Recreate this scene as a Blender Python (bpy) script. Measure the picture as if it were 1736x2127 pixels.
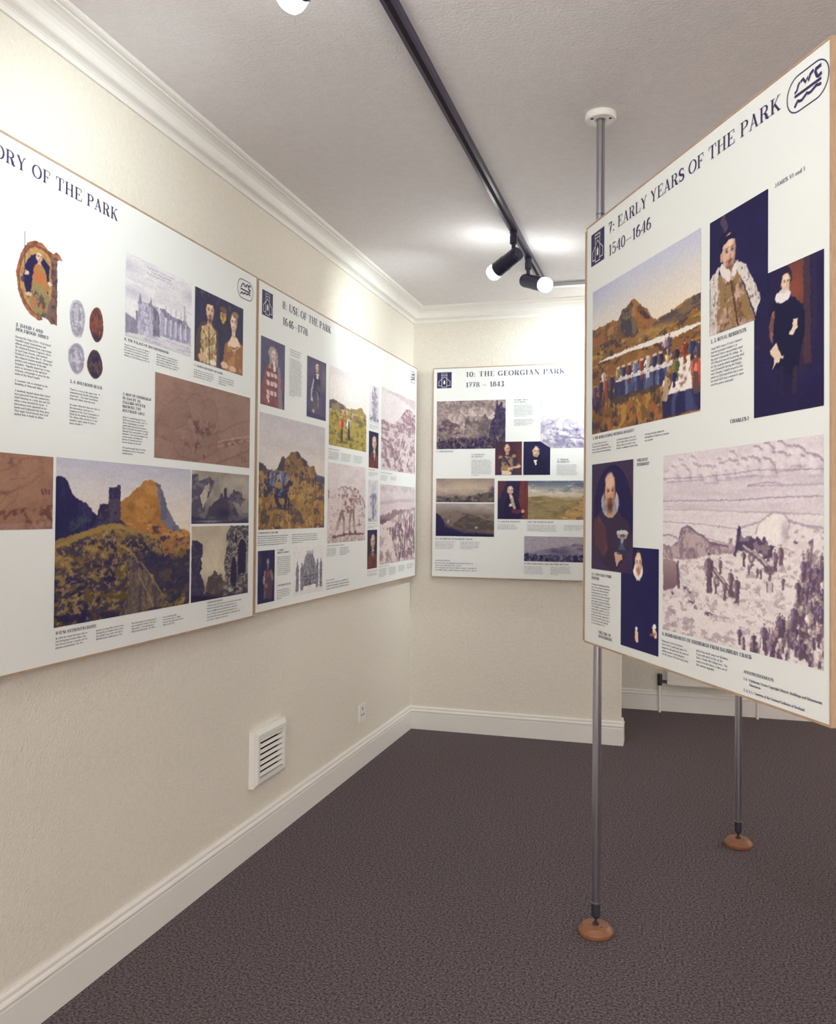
import bpy, bmesh, math, random
import numpy as np
from mathutils import Matrix, Vector

# ---------------------------------------------------------------- camera
SC = bpy.context.scene
COL = SC.collection
for o in list(bpy.data.objects):
    bpy.data.objects.remove(o)
F_PX, YAW, PITCH, ROLL = 1787.6, 0.2875, 0.0211, 0.0106
CAM = Vector((1.4583, 0.0, 1.2193))
fw = Vector((-math.sin(YAW), math.cos(YAW), 0)); rt = Vector((math.cos(YAW), math.sin(YAW), 0)); up = Vector((0, 0, 1))
f2 = fw*math.cos(PITCH)+up*math.sin(PITCH); u2 = up*math.cos(PITCH)-fw*math.sin(PITCH)
r3 = rt*math.cos(ROLL)+u2*math.sin(ROLL); u3 = u2*math.cos(ROLL)-rt*math.sin(ROLL)
cam = bpy.data.cameras.new('camera'); camo = bpy.data.objects.new('camera', cam); COL.objects.link(camo)
camo.matrix_world = Matrix(((r3.x, u3.x, -f2.x, CAM.x), (r3.y, u3.y, -f2.y, CAM.y), (r3.z, u3.z, -f2.z, CAM.z), (0, 0, 0, 1)))
cam.sensor_fit = 'HORIZONTAL'; cam.sensor_width = 36.0; cam.lens = 36.0*F_PX/1736.0
cam.shift_y = -26.28/1736.0; cam.clip_start = 0.05
SC.camera = camo

# ---------------------------------------------------------------- world, exposure
SC.view_settings.view_transform = 'Standard'; SC.view_settings.look = 'None'
SC.view_settings.gamma = 1.0; SC.view_settings.use_curve_mapping = False
SC.view_settings.exposure = 0.57
wd = bpy.data.worlds.new('daylight'); SC.world = wd; wd.use_nodes = True
wb = wd.node_tree.nodes['Background']; wb.inputs[0].default_value = (1.0, 0.94, 0.91, 1); wb.inputs[1].default_value = 5.2
LAMP_W = 19.5           # watts of a reflector spotlight
LAMP_C = (0.90, 1.03, 1.06)
BULB_E = 26.0

# ---------------------------------------------------------------- helpers
def srgb(h):
    c = np.array([int(h[i:i+2], 16) for i in (0, 2, 4)])/255.0
    return c
def lin(c):
    c = np.asarray(c, float)
    return np.where(c <= .04045, c/12.92, ((np.maximum(c, 0)+.055)/1.055)**2.4)
def mat(name, col, rough=.6, spec=.3, metal=0.0):
    m = bpy.data.materials.new(name); m.use_nodes = True
    b = m.node_tree.nodes['Principled BSDF']
    b.inputs['Base Color'].default_value = (*col, 1); b.inputs['Roughness'].default_value = rough
    b.inputs['Specular IOR Level'].default_value = spec; b.inputs['Metallic'].default_value = metal
    return m
def nodes(m): return m.node_tree.nodes, m.node_tree.links, m.node_tree.nodes['Principled BSDF']
def noise_col(m, c0, c1, scale, detail=6, lo=.3, hi=.7, bump=0, bscale=None, bdist=.001, stretch=None):
    n, l, b = nodes(m)
    tc = n.new('ShaderNodeTexCoord'); src = tc.outputs['Object']
    if stretch:
        mp = n.new('ShaderNodeMapping'); mp.inputs['Scale'].default_value = stretch; l.new(src, mp.inputs[0]); src = mp.outputs[0]
    t = n.new('ShaderNodeTexNoise'); t.inputs['Scale'].default_value = scale; t.inputs['Detail'].default_value = detail
    l.new(src, t.inputs['Vector'])
    r = n.new('ShaderNodeValToRGB'); r.color_ramp.elements[0].position = lo; r.color_ramp.elements[1].position = hi
    r.color_ramp.elements[0].color = (*c0, 1); r.color_ramp.elements[1].color = (*c1, 1)
    l.new(t.outputs['Fac'], r.inputs[0]); l.new(r.outputs[0], b.inputs['Base Color'])
    if bump:
        t2 = n.new('ShaderNodeTexNoise'); t2.inputs['Scale'].default_value = bscale or scale; t2.inputs['Detail'].default_value = 2
        l.new(src, t2.inputs['Vector'])
        bp = n.new('ShaderNodeBump'); bp.inputs['Strength'].default_value = bump; bp.inputs['Distance'].default_value = bdist
        l.new(t2.outputs['Fac'], bp.inputs['Height']); l.new(bp.outputs[0], b.inputs['Normal'])
    return m
def mesh(name, verts, faces, m, parent=None, smooth=False):
    me = bpy.data.meshes.new(name); me.from_pydata([tuple(v) for v in verts], [], faces); me.update()
    if m: me.materials.append(m)
    o = bpy.data.objects.new(name, me); COL.objects.link(o)
    if parent: o.parent = parent
    if smooth:
        for p in me.polygons: p.use_smooth = True
    return o
def bm_obj(name, bm, m, parent=None, smooth=False):
    bmesh.ops.recalc_face_normals(bm, faces=bm.faces[:])
    me = bpy.data.meshes.new(name); bm.to_mesh(me); bm.free()
    if m: me.materials.append(m)
    o = bpy.data.objects.new(name, me); COL.objects.link(o)
    if parent: o.parent = parent
    if smooth:
        for p in me.polygons: p.use_smooth = True
    return o
def add_box(bm, x0, x1, y0, y1, z0, z1):
    v = [bm.verts.new(p) for p in ((x0, y0, z0), (x1, y0, z0), (x1, y1, z0), (x0, y1, z0), (x0, y0, z1), (x1, y0, z1), (x1, y1, z1), (x0, y1, z1))]
    for f in ((3, 2, 1, 0), (4, 5, 6, 7), (0, 1, 5, 4), (1, 2, 6, 5), (2, 3, 7, 6), (3, 0, 4, 7)):
        bm.faces.new([v[i] for i in f])
def box(name, x0, x1, y0, y1, z0, z1, m, parent=None, bevel=0):
    bm = bmesh.new(); add_box(bm, x0, x1, y0, y1, z0, z1)
    if bevel: bmesh.ops.bevel(bm, geom=bm.edges[:], offset=bevel, segments=2, affect='EDGES')
    return bm_obj(name, bm, m, parent)
def lathe(name, prof, m, parent=None, n=32, smooth=True):
    """prof: (r, z) pairs turned about local z"""
    bm = bmesh.new(); rings = []
    for r, z in prof:
        if r < 1e-6: rings.append([bm.verts.new((0, 0, z))])
        else: rings.append([bm.verts.new((r*math.cos(2*math.pi*i/n), r*math.sin(2*math.pi*i/n), z)) for i in range(n)])
    for a, b in zip(rings, rings[1:]):
        for i in range(n):
            j = (i+1) % n
            if len(a) == 1 and len(b) == 1: continue
            if len(a) == 1: bm.faces.new((a[0], b[i], b[j]))
            elif len(b) == 1: bm.faces.new((a[i], a[j], b[0]))
            else: bm.faces.new((a[i], a[j], b[j], b[i]))
    o = bm_obj(name, bm, m, parent)
    if smooth:
        me = o.data
        for p in me.polygons: p.use_smooth = True
        try:
            me.set_sharp_from_angle(angle=math.radians(24))
        except Exception: pass
    return o
def sweep(name, prof, a, b, m, mitre_a=0, mitre_b=0, out=(1, 0), along=None, parent=None):
    """prof (offset from wall, z) swept from a to b (xy); mitre: end shifts along the run by mitre*offset"""
    A = Vector((a[0], a[1], 0)); B = Vector((b[0], b[1], 0)); d = (B-A).normalized(); O = Vector((out[0], out[1], 0))
    va = [A+O*p+d*(mitre_a*p)+Vector((0, 0, z)) for p, z in prof]; vb = [B+O*p+d*(mitre_b*p)+Vector((0, 0, z)) for p, z in prof]
    n = len(prof); bm = bmesh.new()
    v = [bm.verts.new(q) for q in va+vb]
    for i in range(n):
        j = (i+1) % n; bm.faces.new((v[i], v[j], v[n+j], v[n+i]))
    bm.faces.new(v[:n]); bm.faces.new(v[n:])
    return bm_obj(name, bm, m, parent)
def empty(name, M=None, label=None, cat=None, group=None):
    o = bpy.data.objects.new(name, None); COL.objects.link(o); o.empty_display_size = .05
    if M is not None: o.matrix_world = M
    if label: tag(o, label, cat, group)
    return o
def tag(o, label, cat, group=None):
    o['label'] = label; o['category'] = cat
    if group: o['group'] = group
    return o
def struct(o, label=None):
    o['kind'] = 'structure'
    if label: o['label'] = label
    return o

# ---------------------------------------------------------------- materials
M_wall = noise_col(mat('wall_paint', (.8, .73, .63), .85, .15), (.76, .705, .615), (.80, .745, .65), 60, 2, bump=.9, bscale=150, bdist=.0024)
M_ceil = noise_col(mat('ceiling_paint', (.72, .67, .63), .9, .1), (.775, .74, .735), (.81, .775, .77), 40, 2, bump=.8, bscale=120, bdist=.0024)
M_gloss = mat('white_gloss_paint', (.83, .80, .75), .42, .4)
M_carpet = noise_col(mat('heather_carpet', (.1, .08, .07), .98, .05), (.052, .042, .056), (.225, .182, .184), 150, 3, .34, .68, bump=.35, bscale=260, bdist=.003)
M_board = mat('white_laminate', (.83, .835, .80), .55, .35)
M_lip = noise_col(mat('wood_lipping', (.5, .3, .17), .55, .3), (.40, .26, .165), (.50, .345, .225), 30, 4, stretch=(1, 1, 12))
M_back = mat('hardboard', (.42, .27, .16), .8, .2)
M_ink = mat('navy_print', (.038, .028, .10), .55, .3)
M_inkw = mat('white_print', (.83, .835, .80), .55, .35)
M_chrome = mat('satin_aluminium', (.47, .46, .50), .28, .5, .95)
M_dkmetal = mat('dark_steel', (.05, .055, .075), .4, .5, .4)
M_black = mat('black_enamel', (.012, .011, .03), .38, .45)
M_track = mat('track_enamel', (.035, .03, .07), .35, .5)
M_wood = noise_col(mat('varnished_beech', (.5, .24, .1), .45, .35), (.24, .098, .050), (.32, .145, .072), 18, 5, stretch=(1, 9, 1))
M_white = mat('white_plastic', (.80, .78, .72), .4, .4)
M_dark = mat('dark_void', (.03, .02, .025), .8, .1)
M_rad = mat('radiator_enamel', (.78, .75, .68), .4, .4)
M_bulb = mat('frosted_bulb', (.9, .9, .85), .4, .3)
_b = M_bulb.node_tree.nodes['Principled BSDF']; _b.inputs['Emission Color'].default_value = (.95, 1.0, .98, 1); _b.inputs['Emission Strength'].default_value = BULB_E
M_glass = mat('window_glass', (.95, .97, 1), .02, .5); M_glass.node_tree.nodes['Principled BSDF'].inputs['Transmission Weight'].default_value = 1.0
M_print = mat('colour_print', (.5, .5, .5), .55, .3)
_n, _l, _p = nodes(M_print); _a = _n.new('ShaderNodeAttribute'); _a.attribute_name = 'print'; _l.new(_a.outputs['Color'], _p.inputs['Base Color'])

# ---------------------------------------------------------------- the room
D = 4.8026; PX = 1.1934; PT = .10; FAR = 5.76; CE = 2.435; X1 = 4.3; Y0 = -1.7
def quadbox(name, *a, m=None): return struct(box(name, *a, m))
quadbox('floor', -.12, X1+.12, Y0-.12, FAR+.12, -.08, 0.0, m=M_carpet)
quadbox('ceiling', -.12, X1+.12, Y0-.12, FAR+.12, CE, CE+.08, m=M_ceil)
quadbox('wall_left', -.12, 0, Y0-.12, FAR+.12, 0, CE, m=M_wall)
quadbox('wall_back', 0, PX, D, D+PT, 0, CE, m=M_wall)
quadbox('wall_far', 0, X1, FAR, FAR+.12, 0, CE, m=M_wall)
bm = bmesh.new()
RY0, RY1 = 4.3, 5.4
add_box(bm, X1, X1+.12, Y0-.12, RY0, 0, CE); add_box(bm, X1, X1+.12, RY1, FAR+.12, 0, CE)
add_box(bm, X1, X1+.12, RY0, RY1, 0, .75); add_box(bm, X1, X1+.12, RY0, RY1, 2.2, CE)
struct(bm_obj('wall_right', bm, M_wall))
wroot2 = struct(empty('added_window_2', Matrix.Translation((X1+.06, 0, 0))))  # unseen window, added to let light into the far area
for i in range(4):
    y = RY0+(RY1-RY0)*i/3; box('added_window_bar', -.03, .03, y-.025, y+.025, .75, 2.2, M_gloss, wroot2)
for z in (.75, 1.475, 2.2): box('added_window_rail', -.028, .028, RY0, RY1, z-.025, z+.025, M_gloss, wroot2)
# rear wall, behind the photographer, with an unseen wide window added for fill light
WX0, WX1, WZ0, WZ1 = .5, 3.9, .75, 2.2
bm = bmesh.new()
add_box(bm, 0, WX0, Y0-.12, Y0, 0, CE); add_box(bm, WX1, X1, Y0-.12, Y0, 0, CE)
add_box(bm, WX0, WX1, Y0-.12, Y0, 0, WZ0); add_box(bm, WX0, WX1, Y0-.12, Y0, WZ1, CE)
struct(bm_obj('wall_rear', bm, M_wall))
wroot = struct(empty('added_window_1', Matrix.Translation((0, Y0-.06, 0))))
for i in range(5):
    x = WX0+(WX1-WX0)*i/4; box('added_window_bar', x-.025, x+.025, -.03, .03, WZ0, WZ1, M_gloss, wroot)
for z in (WZ0, (WZ0+WZ1)/2, WZ1): box('added_window_rail', WX0, WX1, -.028, .028, z-.025, z+.025, M_gloss, wroot)
CORN = [(0, 2.352), (.007, 2.352), (.007, 2.358), (.009, 2.364), (.014, 2.369), (.022, 2.372), (.027, 2.373), (.031, 2.376), (.032, 2.381), (.030, 2.385), (.031, 2.395), (.036, 2.405), (.045, 2.413), (.057, 2.418), (.066, 2.419), (.066, 2.424), (.074, 2.424), (.080, 2.427), (.083, 2.431), (.083, CE), (0, CE)]
struct(sweep('trim_1', CORN, (0, Y0), (0, D), M_gloss, 0, -1, (1, 0)))
struct(sweep('trim_2', CORN, (0, D), (PX, D), M_gloss, 1, 0, (0, -1)))
BASE = [(0, 0), (.016, 0), (.016, .092), (.0145, .094), (.0145, .097), (.017, .099), (.018, .104), (.016, .109), (.012, .112), (.011, .116), (.013, .119), (.012, .124), (.008, .1288), (0, .1288)]
struct(sweep('baseboard_left', BASE, (0, Y0), (0, D), M_gloss, 0, -1, (1, 0)))
struct(sweep('baseboard_back', BASE, (0, D), (PX, D), M_gloss, 1, 1, (0, -1)))
struct(sweep('baseboard_return', BASE, (PX, D), (PX, D+PT), M_gloss, -1, 0, (1, 0)))
struct(sweep('baseboard_far', [(p*1.0, z) for p, z in BASE], (0, FAR), (X1, FAR), M_gloss, 0, 0, (0, -1)))

# ---------------------------------------------------------------- printing: a small painter for the pictures on the boards
def vnoise(nx, ny, fx, fy, seed):
    rng = np.random.RandomState(seed); gx, gy = max(1, int(math.ceil(fx))), max(1, int(math.ceil(fy)))
    g = rng.rand(gy+2, gx+2)
    x = np.linspace(0, fx, nx)*gx/max(fx, 1e-6)*.999; y = np.linspace(0, fy, ny)*gy/max(fy, 1e-6)*.999
    xi = x.astype(int); yi = y.astype(int); a = x-xi; b = y-yi; a = a*a*(3-2*a); b = b*b*(3-2*b)
    g0 = g[yi][:, xi]*(1-a)+g[yi][:, xi+1]*a; g1 = g[yi+1][:, xi]*(1-a)+g[yi+1][:, xi+1]*a
    return g0*(1-b)[:, None]+g1*b[:, None]
class Pic:
    def __init__(s, w, h, du, dv, bg='ffffff', seed=1):
        s.nx = max(8, int(round(w/du))); s.ny = max(8, int(round(h/dv))); s.asp = h/w
        s.x = np.linspace(0, 1, s.nx); s.y = np.linspace(0, 1, s.ny); s.X, s.Y = np.meshgrid(s.x, s.y)
        s.a = np.empty((s.ny, s.nx, 3)); s.a[:] = srgb(bg); s.seed = seed*100; s.alpha = None
        s.px = 1.0/s.nx; s.py = 1.0/s.ny
    def n(s, fx, fy=None, o=6):
        fy = fy or fx*s.asp; s.seed += 7; t = 0; w = 1; tot = 0
        for i in range(o):
            t = t+w*vnoise(s.nx, s.ny, fx*2**i, fy*2**i, s.seed+i); tot += w; w *= .62
        t = t/tot
        return np.clip((t-.5)*1.9+.5, 0, 1)
    def put(s, m, c, a=1.0):
        c = srgb(c) if isinstance(c, str) else np.asarray(c)
        m = np.clip(m, 0, 1)*a
        s.a += (c-s.a)*m[..., None]
    def mix(s, m, c0, c1, t):
        t = np.clip(t, 0, 1)[..., None]; c = srgb(c0)*(1-t)+srgb(c1)*t
        s.a += (c-s.a)*np.clip(m, 0, 1)[..., None]
    def vgrad(s, *st):
        ys = [q[0] for q in st]; cs = np.array([srgb(q[1]) for q in st])
        s.a[:] = np.stack([np.interp(s.y, ys, cs[:, k]) for k in range(3)], -1)[:, None, :]
    def tex(s, amp, fx, fy=None, m=1.0, o=4):
        s.a *= 1+((s.n(fx, fy, o)-.5)*2*amp*m)[..., None]
    def disp(s, r, f):
        if not r: return s.X, s.Y
        return s.X+(s.n(f, None, 3)-.5)*2*r, s.Y+(s.n(f, None, 3)-.5)*2*r/s.asp
    def poly(s, pts, r=0, f=18):
        X, Y = s.disp(r, f); m = np.zeros_like(X)
        xs = [p[0] for p in pts]; ys = [p[1] for p in pts]; k = 2.2*r+.01
        i0 = max(0, int((min(xs)-k)*s.nx)); i1 = min(s.nx, int((max(xs)+k)*s.nx)+2); j0 = max(0, int((min(ys)-k/s.asp-.01)*s.ny)); j1 = min(s.ny, int((max(ys)+k/s.asp+.01)*s.ny)+2)
        if i1 <= i0 or j1 <= j0: return m
        Xs = X[j0:j1, i0:i1]; Ys = Y[j0:j1, i0:i1]; n = len(pts)
        for ox, oy in ((-.25, -.25), (.25, -.25), (-.25, .25), (.25, .25)):
            xx = Xs+ox*s.px; yy = Ys+oy*s.py; ins = np.zeros(xx.shape, bool)
            for i in range(n):
                xa, ya = pts[i]; xb, yb = pts[(i+1) % n]
                if ya == yb: continue
                ins ^= ((ya > yy) != (yb > yy)) & (xx < (xb-xa)*(yy-ya)/(yb-ya)+xa)
            m[j0:j1, i0:i1] += ins*.25
        return m
    def below(s, pts, r=0, f=20, soft=1.5):
        xs = [p[0] for p in pts]; ys = [p[1] for p in pts]
        yl = np.interp(s.x, xs, ys)[None, :]
        if r: yl = yl+(vnoise(s.nx, 1, f, 1, s.seed+3)-.5)*2*r+(vnoise(s.nx, 1, f*3, 1, s.seed+4)-.5)*r
        s.seed += 5
        return np.clip((s.Y-yl)/(soft*s.py)+.5, 0, 1)
    def ell(s, cx, cy, rx, ry, soft=.12):
        d = np.sqrt(((s.X-cx)/rx)**2+((s.Y-cy)/ry)**2)
        return np.clip((1-d)/max(soft, 1.2*s.px/rx)+.5, 0, 1)
    def blob(s, cx, cy, rx, ry): return np.exp(-(((s.X-cx)/rx)**2+((s.Y-cy)/ry)**2))
    def line(s, pts, w, taper=0):
        m = np.zeros_like(s.X); A = s.asp; n = len(pts)-1
        for i in range(n):
            (xa, ya), (xb, yb) = pts[i], pts[i+1]
            x0, x1 = min(xa, xb)-2*w-.02, max(xa, xb)+2*w+.02; y0, y1 = min(ya, yb)-(2*w+.02)/A, max(ya, yb)+(2*w+.02)/A
            i0, i1 = max(0, int(x0*s.nx)), min(s.nx, int(x1*s.nx)+2); j0, j1 = max(0, int(y0*s.ny)), min(s.ny, int(y1*s.ny)+2)
            if i1 <= i0 or j1 <= j0: continue
            X = s.X[j0:j1, i0:i1]; Y = s.Y[j0:j1, i0:i1]*A; dx, dy = xb-xa, (yb-ya)*A; L = dx*dx+dy*dy+1e-12
            t = np.clip(((X-xa)*dx+(Y-ya*A)*dy)/L, 0, 1); d = np.hypot(X-xa-t*dx, Y-ya*A-t*dy)
            m[j0:j1, i0:i1] = np.maximum(m[j0:j1, i0:i1], np.clip((w/2-d)/s.px+.7, 0, 1))
        return m
    def ink(s, fx, fy=None, thr=.55, soft=.08, o=6):
        return np.clip((s.n(fx, fy, o)-thr)/(soft*1.5), 0, 1)
    def fig(s, x, y, h, coat, skin='c8a088', legs=None, w=.30):
        """small standing figure, foot at (x, y), height h in v"""
        k = h*s.asp; s.seed += 1; q = (s.seed*7919 % 97)/97-.5; x += 0; b = 1+.35*q; lean = .10*q*k
        legs = legs or coat; c0 = srgb(coat); coat = np.clip(c0*b, 0, 1); lit = np.clip(c0*b*1.25+.10, 0, 1); dk = c0*b*.55
        s.put(s.line([(x-.06*k, y), (x-.04*k, y-.45*h)], .11*k), legs); s.put(s.line([(x+.08*k, y), (x+.05*k, y-.45*h)], .11*k), legs)
        s.put(s.poly([(x-w*.42*k, y-.38*h), (x-w*.5*k, y-.78*h), (x-.06*k, y-.86*h), (x+.06*k, y-.86*h), (x+w*.5*k, y-.78*h), (x+w*.42*k, y-.38*h)]), coat)
        s.put(s.line([(x-w*.34*k, y-.74*h), (x-w*.30*k, y-.45*h)], .07*k), lit, .8); s.put(s.line([(x+w*.36*k, y-.72*h), (x+w*.34*k, y-.4*h)], .08*k), dk, .8)
        s.put(s.line([(x+w*.45*k, y-.76*h), (x+(w*.6+.12*q)*k, y-.58*h), (x+w*.35*k+lean, y-.5*h)], .07*k), coat); s.put(s.line([(x-w*.45*k, y-.76*h), (x-(w*.62-.1*q)*k, y-.56*h)], .07*k), lit)
        s.put(s.ell(x+lean*.5, y-.91*h, .055*k, .068*h, .3), skin); s.put(s.ell(x+lean*.5, y-.955*h, .06*k, .035*h, .4), dk, .8)
    def face(s, cx, cy, hw, hh, skin='d8b494', hair='3a2a22', beard=None, lite='e8ccb0', turn=.15, hairw=1.25, hairh=1.12, long=0, bald=0):
        if not bald: s.put(s.ell(cx-turn*hw*.3, cy-.14*hh, hw*hairw, hh*hairh, .12), hair)
        else:
            s.put(s.ell(cx-hw*.85, cy-.05*hh, hw*.3, hh*.5, .3), hair); s.put(s.ell(cx+hw*.85, cy-.05*hh, hw*.3, hh*.5, .3), hair)
        if long:
            s.put(s.ell(cx-hw*1.0, cy+.6*hh, hw*.62, hh*long, .3), hair); s.put(s.ell(cx+hw*1.0, cy+.6*hh, hw*.62, hh*long, .3), hair)
        s.put(s.poly([(cx-.5*hw, cy+.5*hh), (cx+.5*hw, cy+.5*hh), (cx+.6*hw, cy+1.5*hh), (cx-.6*hw, cy+1.5*hh)]), skin, .9)
        f = s.ell(cx, cy, hw, hh, .12); s.put(f, skin)
        s.put(s.blob(cx+turn*hw, cy-.35*hh, hw*.6, hh*.45)*f, lite, .9)
        s.put(np.clip((s.X-cx-hw*(.35+turn))/(hw*.5), 0, 1)*f, '6a4638', .45)
        s.put(s.blob(cx, cy+.95*hh, hw*.9, hh*.28)*f, '7a5040', .6)
        for sx in (-.38, .42):
            s.put(s.blob(cx+(sx+turn*.5)*hw, cy-.08*hh, hw*.2, hh*.075), '2a1e2a', .95)
            s.put(s.blob(cx+(sx+turn*.5)*hw, cy-.24*hh, hw*.27, hh*.05), '4a3028', .75)
        s.put(s.blob(cx+(turn*.9)*hw+.1*hw, cy+.22*hh, hw*.13, hh*.2), '9a6a52', .7)
        s.put(s.blob(cx+turn*hw*.6, cy+.53*hh, hw*.3, hh*.065), '8a3c36', .9)
        if beard:
            s.put(s.blob(cx+turn*hw*.5, cy+.42*hh, hw*.45, hh*.07), beard, .9); s.put(s.blob(cx+turn*hw*.4, cy+.92*hh, hw*.5, hh*.32), beard, .9)
    def finish(s, amp=1.2, grain=.03, sat=.9):
        """brushy edges and paper grain"""
        rng = np.random.RandomState(s.seed+9)
        f = max(6, s.nx/3.5); g = max(6, s.ny/3.5)
        dx = (vnoise(s.nx, s.ny, f, g, s.seed+1)-.5)*2*amp; dy = (vnoise(s.nx, s.ny, f, g, s.seed+2)-.5)*2*amp
        i = np.clip(np.arange(s.nx)[None, :]+dx, 0, s.nx-1.001); j = np.clip(np.arange(s.ny)[:, None]+dy, 0, s.ny-1.001)
        i0 = i.astype(int); j0 = j.astype(int); a = (i-i0)[..., None]; b = (j-j0)[..., None]
        A = s.a; s.a = (A[j0, i0]*(1-a)+A[j0, i0+1]*a)*(1-b)+(A[j0+1, i0]*(1-a)+A[j0+1, i0+1]*a)*b
        s.a = s.a*(1+((vnoise(s.nx, s.ny, s.nx/2.2, s.ny/2.2, s.seed+5)-.5)*2*grain+(rng.rand(s.ny, s.nx)-.5)*grain)[..., None])+((vnoise(s.nx, s.ny, s.nx/3, s.ny/3, s.seed+6)-.5)*.014)[..., None]
        l = (s.a*np.array([.3, .59, .11])).sum(-1, keepdims=True); s.a = l+(s.a-l)*sat
    def save(s, wref): return np.maximum(lin(np.clip(s.a, 0, 1))-.007, .0025)/lin(np.array(wref)/255.0)*np.array([.83*1.05, .835*.985, .80*.97])

def picture(root, H, u, v, w, h, fn, du, dv, label, z=.0006, wref=(222, 219, 208), bg='ffffff', seed=1, outline=None):
    p = Pic(w, h, du, dv, bg, seed); fn(p); p.finish()
    c = p.save(wref); nx, ny = p.nx, p.ny
    co = np.empty((ny, nx, 3), np.float32); co[..., 0] = u+p.X*w; co[..., 1] = H-(v+p.Y*h); co[..., 2] = z
    idx = np.arange(nx*ny).reshape(ny, nx)
    q = np.stack([idx[1:, :-1], idx[1:, 1:], idx[:-1, 1:], idx[:-1, :-1]], -1)
    if p.alpha is not None:
        keep = (p.alpha[1:, :-1]+p.alpha[1:, 1:]+p.alpha[:-1, 1:]+p.alpha[:-1, :-1]) > 2
        q = q[keep]
    q = q.reshape(-1, 4).astype(np.int32)
    me = bpy.data.meshes.new('picture'); me.vertices.add(nx*ny); me.vertices.foreach_set('co', co.ravel())
    me.loops.add(q.size); me.loops.foreach_set('vertex_index', q.ravel())
    me.polygons.add(len(q)); me.polygons.foreach_set('loop_start', np.arange(0, q.size, 4, dtype=np.int32))
    me.update(calc_edges=True)
    at = me.color_attributes.new('print', 'FLOAT_COLOR', 'POINT')
    rgba = np.ones((nx*ny, 4), np.float32); rgba[:, :3] = np.clip(c, 0, .95).reshape(-1, 3); at.data.foreach_set('color', rgba.ravel())
    me.materials.append(M_print)
    o = bpy.data.objects.new('picture', me); COL.objects.link(o); o.parent = root; o['label'] = label
    return o

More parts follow.
